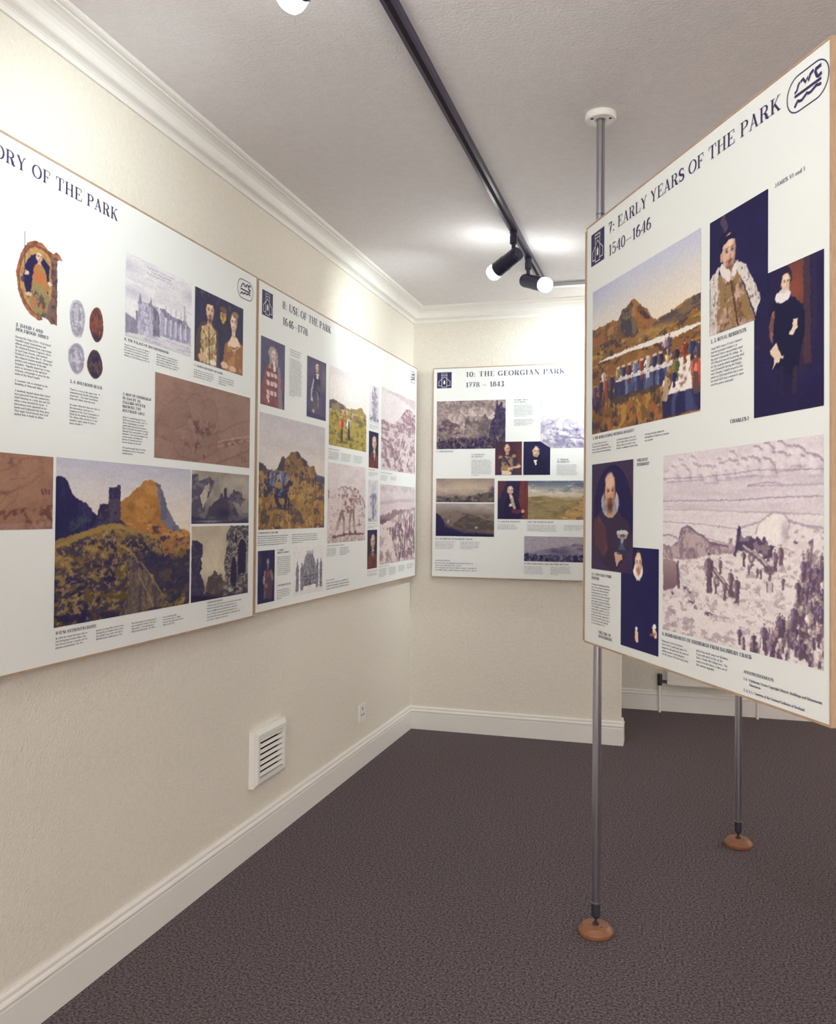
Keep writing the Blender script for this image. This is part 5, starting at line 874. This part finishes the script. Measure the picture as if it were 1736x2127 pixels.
lettering(B6, H6, 'heading_text', FH, '3, 4. HOLYROOD SEALS', u0-.984, .5225, .0075, 0, .124, track=.06)
lettering(B6, H6, 'body_text', FB, ['There is a stag on the upper seal.  It', "commemorates David's miraculous", 'experience.  The lower seal shows', 'Holyrood Abbey from the west.', '', 'Its name, Holyrood, does not refer to', 'the miraculous cross but to a', 'fragment of the True Cross given to', 'David by his mother St Margaret.', 'The Abbey often served as a royal', 'residence until James IV built a', 'palace beside it.'], u0-.984, .5405, .0044, .0076, .116)
lettering(B6, H6, 'heading_text', FH, ['5. MAP OF EDINBURGH', 'IN 1544 BY AN', 'ENGLISH OFFICER', 'SHOWING THE', 'HOLYROOD AREA'], u0-.772, .5245, .0072, .0112, .132, track=.06)
lettering(B6, H6, 'body_text', FB, ['James V created Holyrood Park in', '1540 and enclosed it with a wall.  At', 'Wester Duddingston it included', 'arable lands and rich horse pasture.', 'Most of the park was used for grazing', 'although there were patches of arable', 'elsewhere. The land was bought from', 'various owners, including the', 'Barons of Restalrig who later', 'became keepers of the park.', '', 'The lands enclosed did not include', 'Duddingston Loch or the present', 'football pitches.'], u0-.771, .586, .0044, .0075, .118)
lettering(B6, H6, 'heading_text', FH, '6. THE PALACE OF HOLYROODHOUSE', u0-.767, .3755, .0072, 0, .214, track=.05)
greek(B6, H6, u0-.768, .388, .118, 5, P_, .98, 1); greek(B6, H6, u0-.617, .388, .118, 5, P_, .9, 2)
lettering(B6, H6, 'heading_text', FH, '7. JAMES AND MARY OF GUISE', u0-.414, .3865, .0068, 0, .177, track=.05)
greek(B6, H6, u0-.415, .3985, .124, 4, P_, .85, 3); greek(B6, H6, u0-.262, .3985, .108, 4, P_, .4, 4)
lettering(B6, H6, 'heading_text', FH, "8-12 St ANTHONY'S CHAPEL", u0-1.021, 1.1375, .0078, 0, .154, track=.05)
for j, (x, ls) in enumerate(((-1.021, ['By 1426 the chapel had been built on', 'land belonging to Kelso Abbey, and', 'had already become a popular site for', 'pilgrims and penitents. Our first']), (-.869, ['picture of it (top left) is taken from a', 'drawing by an English officer before', 'the English army under the Earl of', 'Hertford burnt Edinburgh in 1544.']), (-.718, ['The centre picture is an impression of', 'how it would have looked in the early', '16th century.  It was abandoned in', '1560 at the Reformation.  By 1780 it']), (-.567, ['was in ruins (top right).', 'In the bottom right is a highly', 'romantic engraving inspired by the', 'chapel around 1790.']))):
    lettering(B6, H6, 'body_text', FB, ls, u0+x, 1.1485, .0044, .0076, .118 if j < 3 else .110)
lettering(B6, H6, 'acknowledgement_text', FH, 'ACKNOWLEDGEMENTS', u0-.318, 1.131, .005, 0, .098, track=.02); greek(B6, H6, u0-.318, 1.1405, .27, 6, .0092, .5, 5, .35)
# ----- left wall, second board
W8, H8 = 1.995, 1.201; TL8 = .0066
B8 = make_board(frame((.035, 2.779, .8685), (0, 1, 0), (1, 0, 0), TL8), W8, H8, 'long white board nearest the wall corner with cavalry painting, portraits and pink drawings', .035)
k = dict(du=.0040, dv=.0021, wref=(219, 216, 205))
emblem(B8, H8, .0307, .031); logo(B8, H8, 1.858, .033, .104, .062)
title(B8, H8, '8: USE OF THE PARK', .200, .0625, .0295, .06, .486, 'navy serif title'); title(B8, H8, '1646~1778', .202, .1235, .0295, .05, .235, 'navy serif dates')
picture(B8, H8, .025, .2, .2, .247, pc_red, label='portrait of a long-wigged man in a red coat', seed=11, du=.003, dv=.002, wref=(224, 222, 208))
picture(B8, H8, .434, .2, .2, .247, pc_arm, label='dark portrait of a man in armour', seed=12, du=.003, dv=.002, wref=(226, 225, 210))
picture(B8, H8, .672, .198, .470, .346, pc_duel, label='painting of two men on a yellow green hillside', seed=13, du=.004, dv=.0021, wref=(229, 228, 213))
picture(B8, H8, 1.182, .207, .141, .177, pc_statue, label='grey drawing of a standing figure', seed=14, du=.004, dv=.0021, wref=(228, 227, 212))
picture(B8, H8, 1.366, .194, .602, .421, pc_pinkhill, label='pinkish pen drawing of a steep hill', seed=15, du=.005, dv=.0021, wref=(228, 226, 211))
picture(B8, H8, .020, .476, .608, .425, pc_cav, label='colour painting of galloping cavalry below a hill', seed=16, **k)
picture(B8, H8, 1.182, .436, .141, .179, smallport('6c3430', 'c9a888'), label='small dark portrait of a man in a brown coat', seed=17, **k)
picture(B8, H8, .667, .620, .472, .35, pc_golf, label='sepia drawing of two stooping men', seed=18, **k)
picture(B8, H8, 1.179, .675, .144, .207, pc_sketch, label='grey drawing of a robed figure', seed=19, **k)
picture(B8, H8, 1.356, .691, .618, .411, pc_crowd, label='pinkish pen drawing of a crowd on a slope', seed=20, du=.005, dv=.0021, wref=(219, 216, 205))
picture(B8, H8, 1.174, .922, .142, .191, smallport('6e342c', 'c0946c'), label='small dark portrait of a man in a red coat', seed=21, **k)
picture(B8, H8, .020, .977, .136, .191, pc_darkp, label='dark full-length portrait in robes', seed=22, du=.003, dv=.002, wref=(208, 203, 195))
picture(B8, H8, .322, .977, .304, .191, pc_bld, label='grey engraving of a turreted gateway', seed=23, du=.003, dv=.002, wref=(208, 203, 195))
greek(B8, H8, .270, .207, .106, 3, .0098, .8, 10, name='heading_text'); greek(B8, H8, .267, .2435, .119, 20, .0074, .4, 11)
greek(B8, H8, .669, .5625, .122, 1, .0085, 1, 12, name='heading_text'); [greek(B8, H8, x, .574, .122, 5, .0074, .8, 13+i) for i, x in enumerate((.669, .82, .972))]
lettering(B8, H8, 'heading_text', FH, '3. TROOPS MEET IN THE PARK', .017, .9155, .0062, 0, .163, track=.04); greek(B8, H8, .017, .9265, .257, 5, .0078, .9, 16); greek(B8, H8, .306, .9265, .259, 5, .0078, .4, 17)
lettering(B8, H8, 'heading_text', FH, ['4. JAMES', 'DUKE OF ALBANY'], .177, .9835, .0066, .0095, .105, track=.04); greek(B8, H8, .177, 1.0085, .119, 10, .0074, .7, 18); lettering(B8, H8, 'heading_text', FH, '5. HOLYROOD PALACE', .177, 1.1165, .0066, 0, .122, track=.04); greek(B8, H8, .176, 1.1335, .122, 5, .0078, .4, 19)
greek(B8, H8, .664, .984, .203, 1, .0085, 1, 20, name='heading_text'); greek(B8, H8, .660, .9965, .115, 5, .0074, .8, 21); greek(B8, H8, .811, .9965, .124, 5, .0074, .7, 22)
greek(B8, H8, .656, 1.131, .1, 1, .008, 1, 23, name='acknowledgement_text'); greek(B8, H8, .656, 1.1445, .30, 3, .012, .9, 24, .35)
greek(B8, H8, 1.185, .392, .14, 1, .008, 1, 25, name='heading_text'); greek(B8, H8, 1.185, .406, .14, 3, .0074, .5, 26); greek(B8, H8, 1.182, .628, .09, 1, .008, 1, 27, name='heading_text'); greek(B8, H8, 1.182, .641, .14, 3, .0074, .5, 28)
greek(B8, H8, 1.361, .6335, .187, 1, .0085, 1, 29, name='heading_text'); greek(B8, H8, 1.361, .648, .112, 4, .0074, .8, 30); greek(B8, H8, 1.52, .648, .112, 3, .0074, .8, 31)
greek(B8, H8, 1.176, .892, .15, 1, .008, 1, 32, name='heading_text'); greek(B8, H8, 1.176, .904, .15, 2, .0074, .6, 33); greek(B8, H8, 1.172, 1.127, .16, 1, .0085, 1, 34, name='heading_text'); greek(B8, H8, 1.172, 1.139, .155, 2, .0078, .9, 35)
greek(B8, H8, 1.354, 1.1135, .161, 1, .0085, 1, 36, name='heading_text'); [greek(B8, H8, x, 1.126, .121, n, .0074, .8, 37+i) for i, (x, n) in enumerate(((1.352, 6), (1.51, 6), (1.668, 5), (1.826, 4)))]
# ----- back wall board
W10, H10 = 1.034, 1.2
B10 = make_board(frame((.1319, D-.035, .88), (1, 0, 0), (0, -1, 0)), W10, H10, 'white board on the back wall with dated title, castle emblem and small landscapes', .035)
k = dict(du=.0026, dv=.0026, wref=(219, 217, 203)); kb = dict(du=.0026, dv=.0026, wref=(229, 229, 213))
emblem(B10, H10, .0244, .0252)
title(B10, H10, '10: THE GEORGIAN PARK', .194, .0565, .0285, .1, .565, 'navy serif title'); title(B10, H10, '1778 ~ 1843', .194, .1165, .0285, .05, .223, 'navy serif dates')
logo(B10, H10, .905, .03, .104, .062)
picture(B10, H10, .025, .192, .4, .275, pc_market, label='sepia engraving of a crowded old street', seed=31, **kb)
picture(B10, H10, .623, .182, .36, .286, pc_whirl, label='pale caricature engraving', seed=32, **kb)
picture(B10, H10, .368, .43, .151, .187, pc_uniform, label='portrait of an officer in braided uniform', seed=33, z=.0008, **k)
picture(B10, H10, .528, .431, .149, .186, pc_dark2, label='dark portrait of a man in black with cut corner', seed=34, z=.0008, **k)
picture(B10, H10, .025, .636, .34, .135, pc_land1, label='sepia landscape with wide sky', seed=35, **k)
picture(B10, H10, .025, .778, .34, .187, pc_land2, label='dark landscape of hills', seed=36, **k)
picture(B10, H10, .384, .65, .171, .214, pc_seat, label='portrait of a seated man against red drapery', seed=37, **k)
picture(B10, H10, .555, .65, .45, .214, pc_skyland, label='landscape of cloudy sky and a golden hillside', seed=38, **k)
picture(B10, H10, .536, .958, .469, .139, pc_etch, label='grey engraving of a gathering below a crag', seed=39, **k)
greek(B10, H10, .475, .198, .088, 2, .0125, .75, 50, name='heading_text'); greek(B10, H10, .474, .2265, .114, 9, .0078, .6, 51); greek(B10, H10, .474, .308, .114, 5, .0078, .7, 52)
lettering(B10, H10, 'heading_text', FH, '1. A DEBTOR HUNT', .023, .4845, .0082, 0, .103, track=.08)
lettering(B10, H10, 'heading_text', FH, ['2. CHARLES X', 'OF FRANCE'], .231, .5045, .0078, .0125, .079, track=.06); greek(B10, H10, .231, .533, .12, 12, .0078, .35, 53)
lettering(B10, H10, 'heading_text', FH, ['3. THOMAS', 'DE QUINCEY'], .715, .5365, .0078, .0125, .071, track=.06); greek(B10, H10, .714, .5645, .116, 8, .0076, .97, 54)
lettering(B10, H10, 'heading_text', FH, '5, 6. QUARRYING OF SALISBURY CRAGS', .023, .9845, .0082, 0, .217, track=.06); greek(B10, H10, .023, .9985, .12, 6, .0078, .8, 55); greek(B10, H10, .171, .9985, .116, 6, .0078, .6, 56)
lettering(B10, H10, 'heading_text', FH, '7, 8. SIR WALTER SCOTT', .385, .8825, .0082, 0, .129, track=.06); lettering(B10, H10, 'heading_text', FH, 'AND THE RADICAL ROAD', .553, .8825, .0082, 0, .145, track=.06)
greek(B10, H10, .385, .898, .114, 4, .0078, 1, 57); greek(B10, H10, .553, .898, .176, 5, .0078, .95, 58); greek(B10, H10, .755, .898, .13, 4, .0078, .7, 59)
lettering(B10, H10, 'heading_text', FH, '9. THE PARLIAMENTARY REFORM MEETING', .537, 1.1145, .0082, 0, .247, track=.06); greek(B10, H10, .536, 1.129, .11, 6, .0076, .95, 60); greek(B10, H10, .683, 1.129, .115, 6, .0076, .35, 61)
lettering(B10, H10, 'acknowledgement_text', FH, 'ACKNOWLEDGEMENTS', .023, 1.108, .006, 0, .088, track=.02); greek(B10, H10, .023, 1.122, .248, 4, .0132, 1, 62, .4)
# ----- free-standing board on poles
A7 = Vector((1.2159, 2.5238, .8663)); U7 = Vector((.4884, -.8727, 0)); N7 = Vector((-.8727, -.4884, 0)); W7, H7 = 1.0345, 1.2
B7 = make_board(frame(A7, U7, N7), W7, H7, 'white free-standing board in front of the aluminium poles with outdoor banquet painting', 0, .018)
k = dict(du=.0019, dv=.0014, wref=(217, 214, 204))
emblem(B7, H7, .0341, .0325); logo(B7, H7, .9135, .026, .114, .067)
title(B7, H7, '7: EARLY YEARS OF THE PARK', .146, .0645, .0295, .04, .752, 'navy serif title'); title(B7, H7, '1540~1646', .148, .1265, .0300, .04, .242, 'navy serif dates')
picture(B7, H7, .046, .200, .570, .406, pc_banquet, label='colour painting of a banquet below a mountain', seed=41, **k)
picture(B7, H7, .652, .203, .204, .246, pc_por1, label='portrait of a bearded man in an ermine cloak', seed=42, z=.0009, du=.0016, dv=.0013, wref=(226, 225, 213))
picture(B7, H7, .812, .368, .203, .276, pc_por2, label='full-length portrait of a man in black with white collar', seed=43, du=.0016, dv=.0013, wref=(224, 223, 211))
picture(B7, H7, .049, .692, .251, .294, pc_oval, label='oval portrait of a man with ruff and goblet', seed=44, z=.0009, du=.0019, dv=.0014, wref=(205, 199, 188))
picture(B7, H7, .234, .917, .200, .257, pc_black, label='portrait of a bearded man in black', seed=45, du=.0019, dv=.0014, wref=(196, 189, 178))
picture(B7, H7, .454, .694, .561, .411, pc_bomb, label='pinkish pen drawing of cannon, soldiers and storm clouds', seed=46, du=.0018, dv=.0013, wref=(208, 203, 194))
lettering(B7, H7, 'caption_text', FB, 'JAMES VI and I', .877, .2095, .0075, 0, .088, track=.05)
lettering(B7, H7, 'heading_text', FH, '2, 3. ROYAL RESIDENTS', .657, .4655, .0078, 0, .129, track=.05)
lettering(B7, H7, 'body_text', FB, ['Until 1603 James VI and I (above)', 'had his principal residence in', 'Holyrood Palace and probably used', 'the park extensively for riding.  In', '1617 the park served as grazing land', 'for the animals which supplied the', "royal household during the King's", 'visit. Charles I (right) stayed in the', 'palace in 1633 and 1641, but it was', 'not until 1822 that a monarch again', 'used the palace and park.'], .658, .4805, .0045, .0077, .121)
lettering(B7, H7, 'caption_text', FH, 'CHARLES I', .731, .6455, .0075, 0, .064, track=.03)
lettering(B7, H7, 'heading_text', FH, '1. THE ROSS-FLEMING WEDDING BANQUET', .053, .6215, .0076, 0, .251, track=.05)
for x, ls in ((.050, ['In 17 May 1562 the 5th Lord', 'Fleming married Elizabeth Ross,', 'heiress of Ross and Hawkhead. Mary', 'Queen of Scots, who loved weddings,']), (.204, ['provided the banquet in the park', "under Arthur's Seat at the side of", "Hunter's Bog Loch which is now", 'drained.  In addition to Queen Mary']), (.361, ['and many Scottish nobles the', 'ambassadors of England and Sweden', 'were present.'])):
    lettering(B7, H7, 'body_text', FB, ls, x, .6365, .0045, .0077, .121)
lettering(B7, H7, 'caption_text', FH, ['VISCOUNT', 'STORMONT'], .321, .7005, .0075, .0108, .064, track=.03)
lettering(B7, H7, 'heading_text', FH, ['4, 5. TWO EARLY PARK', 'KEEPERS'], .051, 1.0045, .0072, .0105, .127, track=.04)
lettering(B7, H7, 'body_text', FB, ['Following the establishment of the', 'park it was necessary for keepers to', 'maintain order and keep the park'], .051, 1.0315, .0045, .0077, .118)
greek(B7, H7, .051, 1.0546, .122, 12, .0077, .7, 70)
lettering(B7, H7, 'caption_text', FH, ['THE EARL OF', 'DUNFERMLINE'], .098, 1.1625, .0075, .0108, .086, track=.03)
lettering(B7, H7, 'heading_text', FH, '6. BOMBARDMENT OF EDINBURGH FROM SALISBURY CRAGS', .453, 1.1195, .0078, 0, .353, track=.05)
lettering(B7, H7, 'body_text', FB, ['During the civil war between', "Queen Mary's and King James VI's", 'supporters the park was the scene of', 'military musters and ambushes.', "On 16 October 1571 the King's party"], .452, 1.1345, .0045, .0077, .119)
lettering(B7, H7, 'body_text', FB, ['placed two small cannon on Salisbury', 'Crags with which to fire on the', "Kirk o' Fields-Old College area.  The", 'scene recreated above is after one of', 'the cannons exploded.'], .604, 1.1345, .0045, .0077, .122)
lettering(B7, H7, 'acknowledgement_text', FH, 'ACKNOWLEDGEMENTS', .780, 1.1505, .0058, 0, .096, track=.02)
lettering(B7, H7, 'acknowledgement_text', FH, ['1, 6.  S Behrens, Crown Copyright Historic Buildings and Monuments', '        Directorate'], .780, 1.1645, .0050, .0085, .231, track=.0); lettering(B7, H7, 'acknowledgement_text', FH, '2, 3, 4, 5.  Courtesy of the National Galleries of Scotland', .780, 1.1865, .0050, 0, .185, track=.0)
# ----- second free-standing board, seen edge on behind the first
d2 = math.radians(78); E2 = Vector((1.2095, 2.556, .8663)); r2_ = Vector((math.cos(d2), math.sin(d2), 0)); n2_ = r2_.cross(Vector((0, 0, 1)))
B9 = make_board(frame(E2-n2_*.0+r2_*1.0, -r2_, -n2_), 1.0, 1.2, 'white free-standing board seen edge-on behind the banquet board', 0, .012)

# ---------------------------------------------------------------- poles
def pole(x, y, label):
    r = empty('support_pole', Matrix.Translation((x, y, 0)), label, 'pole', 'floor to ceiling poles')
    lathe('foot', [(0, 0), (.047, 0), (.0505, .005), (.0515, .013), (.0505, .0155), (.0395, .0275), (.0385, .0285), (0, .0285)], M_wood, r, 48)
    lathe('nut', [(0, .0285), (.0095, .0285), (.0095, .034), (0, .034)], M_dkmetal, r, 6, False)
    lathe('stud', [(0, .030), (.0045, .030), (.0045, .052), (0, .052)], M_dkmetal, r, 16)
    lathe('screw', [(0, .0285), (.004, .0285), (.0035, .0295), (0, .0295)], M_dkmetal, r, 12).location = (.018, -.014, 0)
    lathe('collar', [(0, .047), (.007, .047), (.011, .052), (.0128, .055), (.0128, .090), (0, .090)], M_dkmetal, r, 32)
    lathe('ring', [(.0128, .090), (.0136, .0905), (.0136, .0935), (.0128, .094), (0, .094), (0, .0905)], M_chrome, r, 32)
    # fluted aluminium tube
    bm = bmesh.new(); n = 72; R = .0128; za, zb = .094, CE-.012; rings = []
    for z in (za, zb):
        rings.append([])
        for i in range(n):
            a = 2*math.pi*i/n; f = abs(((a+.35)/(math.pi/2)) % 1-.5); rr = R-(.0028 if f < .075 else 0)
            rings[-1].append(bm.verts.new((rr*math.cos(a), rr*math.sin(a), z)))
    for i in range(n): bm.faces.new((rings[0][i], rings[0][(i+1) % n], rings[1][(i+1) % n], rings[1][i]))
    bm.faces.new(rings[0][::-1]); bm.faces.new(rings[1])
    bm_obj('tube', bm, M_chrome, r)
    lathe('joint', [(.0129, 1.93+.2), (.0131, 2.1305), (.0131, 2.1315), (.0129, 2.132)], M_dkmetal, r, 32)
    lathe('ceiling_plate', [(0, CE), (.045, CE), (.0465, CE-.003), (.0465, CE-.016), (.044, CE-.020), (.020, CE-.020), (.016, CE-.017), (0, CE-.017)], M_white, r, 48)
    for i in range(3):
        a = math.radians(-20+120*i); lathe('plate_screw', [(0, CE-.0205), (.0045, CE-.0205), (.0045, CE-.019), (0, CE-.019)], M_dark, r, 12).location = (.031*math.cos(a), .031*math.sin(a), 0)
    return r
pole(1.247, 2.605, 'nearer aluminium pole with round wooden foot and white ceiling plate')
pole(1.700, 3.467, 'farther aluminium pole on round wooden foot behind the free-standing board')
# brackets that hold the free-standing board to its pole
box('bracket', .045, .105, .55, .62, -.050, -.018, M_dkmetal, B7); box('bracket', .045, .105, 1.02, 1.09, -.050, -.018, M_dkmetal, B7)

# ---------------------------------------------------------------- lighting track and spotlights
TX = .82; TY = 4.43
tr = empty('lighting_track', Matrix.Translation((TX, TY, CE)), 'dark ceiling track running the length of the room and turning right', 'lighting track')
bm = bmesh.new()
add_box(bm, -.017, .017, -5.4, .017, -.020, 0)
bm_obj('rail', bm, M_track, tr)
box('rail', .017, 2.6, -.017, .017, -.020, 0, M_chrome, tr)
box('slot', -.006, .006, -5.4, -.02, -.0212, -.0195, M_dark, tr)
LAMPS = []
def spotlight(x, y, aim, label, power=LAMP_W, angle=112, blend=1.0, plen=.13, m=M_black):
    r = empty('track_spotlight', Matrix.Translation((x, y, CE-.020)), label, 'spotlight', 'track spotlights')
    lathe('adapter', [(0, 0), (.016, 0), (.0165, -.010), (.014, -.013), (.014, -.018), (.0155, -.02), (.0155, -.052), (.0125, -.056), (0, -.056)], m, r, 24)
    lathe('stem', [(0, -.055), (.0085, -.055), (.0085, -.100), (0, -.100)], m, r, 20)
    piv = Vector((0, 0, -.108)); d = (Vector(aim)-Vector((x, y, CE-.128))).normalized()
    q = d.to_track_quat('Z', 'Y').to_matrix().to_4x4(); q.translation = piv-d*.02; q = q @ Matrix.Diagonal((1.08, 1.08, 1.15, 1))
    h = lathe('lamp_head', [(0, -.010), (.024, -.010), (.0265, -.007), (.0265, -.002), (.0285, 0), (.0285, .055), (.0300, .056), (.0300, .100), (.0305, .103), (.029, .104), (.027, .100), (.0, .060)], m, r, 36); h.matrix_local = q
    for i in range(5):
        s = box('rear_slot', -.016, .016, -.012+i*.006-.0012, -.012+i*.006+.0012, -.0106, -.0098, M_dkmetal, h)
    b = lathe('bulb', [(.018, .070), (.024, .088), (.0290, .106), (.0305, .118), (.0300, .128), (.026, .137), (.016, .143), (0, .145)], M_bulb, h, 32)
    li = bpy.data.lights.new('reflector_beam', 'SPOT'); li.energy = power; li.color = LAMP_C; li.spot_size = math.radians(angle); li.spot_blend = blend; li.shadow_soft_size = .03
    lo = bpy.data.objects.new('reflector_beam', li); COL.objects.link(lo); lo.parent = h
    lo.matrix_local = Matrix.Translation((0, 0, .185)) @ Matrix.Rotation(math.pi, 4, 'X')
    return r
spotlight(TX, 3.52, (0, 4.05, 1.95), 'black track spotlight seen from behind, aimed left at the corner boards', LAMP_W*.7)
spotlight(TX, 3.90, (1.75, 3.2, 1.88), 'glaring track spotlight at the end of the track, facing right')
spotlight(TX, 1.505, (0, 1.95, 1.92), 'spotlight at the top edge of the photo with only its bulb showing', LAMP_W*.6)
spotlight(1.45, TY, (.95, D, 2.0), 'spotlight on the cross track hidden behind the free-standing board', LAMP_W*2.2)
spotlight(TX, .85, (0, .95, 2.0), 'spotlight on the near end of the track lighting the long board on the left', LAMP_W*.9)
spotlight(TX, .30, (1.50, 2.0, 1.75), 'spotlight on the near end of the track turned toward the free-standing board', LAMP_W*.95)

# ---------------------------------------------------------------- wall fittings
vr = empty('air_vent', Matrix.Translation((0, 2.82, .235)), 'white louvred air vent low on the left wall', 'vent')
VW, VH, VD = .262, .205, .030
bm = bmesh.new()
def ringbox(bm, y0, y1, z0, z1, x0, x1, b):
    # hollow frame with a bevelled front
    o0 = [(x0, y0, z0), (x0, y1, z0), (x0, y1, z1), (x0, y0, z1)]; o1 = [(x1-.012, y0, z0), (x1-.012, y1, z0), (x1-.012, y1, z1), (x1-.012, y0, z1)]
    c = .016; o2 = [(x1, y0+c, z0+c), (x1, y1-c, z0+c), (x1, y1-c, z1-c), (x1, y0+c, z1-c)]; o3 = [(x1, y0+b, z0+b), (x1, y1-b, z0+b), (x1, y1-b, z1-b), (x1, y0+b, z1-b)]; o4 = [(x0, y0+b, z0+b), (x0, y1-b, z0+b), (x0, y1-b, z1-b), (x0, y0+b, z1-b)]
    L = [[bm.verts.new(q) for q in s] for s in (o0, o1, o2, o3, o4)]
    for a, bb in zip(L, L[1:]+[L[0]]):
        for i in range(4): bm.faces.new((a[i], a[(i+1) % 4], bb[(i+1) % 4], bb[i]))
ringbox(bm, 0, VW, 0, VH, 0, VD, .030); bm_obj('vent_frame', bm, M_white, vr)
box('vent_recess', .0005, .002, .028, VW-.028, .028, VH-.028, M_dark, vr)
n = 7
for i in range(n):
    z = .030+(VH-.060)*(i+.5)/n; s = box('louvre', -.0014, .0014, .0295, VW-.0295, -.0064, .0064, M_white, vr); s.location = (.021, 0, z); s.rotation_euler = (0, math.radians(-30), 0)
so = empty('wall_socket', Matrix.Translation((0, 3.94, .220)), 'small white power socket on the left wall near the corner', 'socket')
box('face_plate', 0, .010, 0, .086, 0, .086, M_white, so, .003)
for y, z, w, h in ((.039, .055, .008, .014), (.024, .03, .012, .006), (.051, .03, .012, .006)): box('pin_hole', .0098, .0104, y, y+w, z, z+h, M_dark, so)
box('rocker_switch', .0095, .013, .064, .076, .058, .076, M_white, so, .001)
# ---------------------------------------------------------------- radiator against the far wall
ra = empty('radiator', Matrix.Translation((1.43, FAR, 0)), 'white panel radiator on the far wall behind the free-standing board', 'radiator')
RW = .50; bm = bmesh.new(); add_box(bm, 0, RW, -.075, -.045, .175, .775); bmesh.ops.bevel(bm, geom=bm.edges[:], offset=.006, segments=2, affect='EDGES'); bm_obj('panel', bm, M_rad, ra)
for i in range(13): box('flute', .03+i*.0355, .03+i*.0355+.016, -.079, -.074, .215, .735, M_rad, ra, .002)
for x in (.08, RW-.1): box('wall_bracket', x, x+.03, -.046, 0, .25, .70, M_rad, ra)
for nm, x in (('inlet', -.045), ('outlet', RW+.035)):
    lathe('pipe', [(0, 0), (.0085, 0), (.0085, .175), (0, .175)], M_rad, ra, 16).location = (x, -.055, 0)
    v = lathe('valve', [(0, .17), (.013, .17), (.014, .178), (.014, .20), (.0155, .205), (.0155, .238), (.012, .244), (0, .244)], M_dkmetal, ra, 20); v.location = (x, -.055, 0)
    box('valve_tail', min(x, 0 if x < 0 else RW), max(x, 0 if x < 0 else RW), -.063, -.047, .188, .204, M_dkmetal, ra)
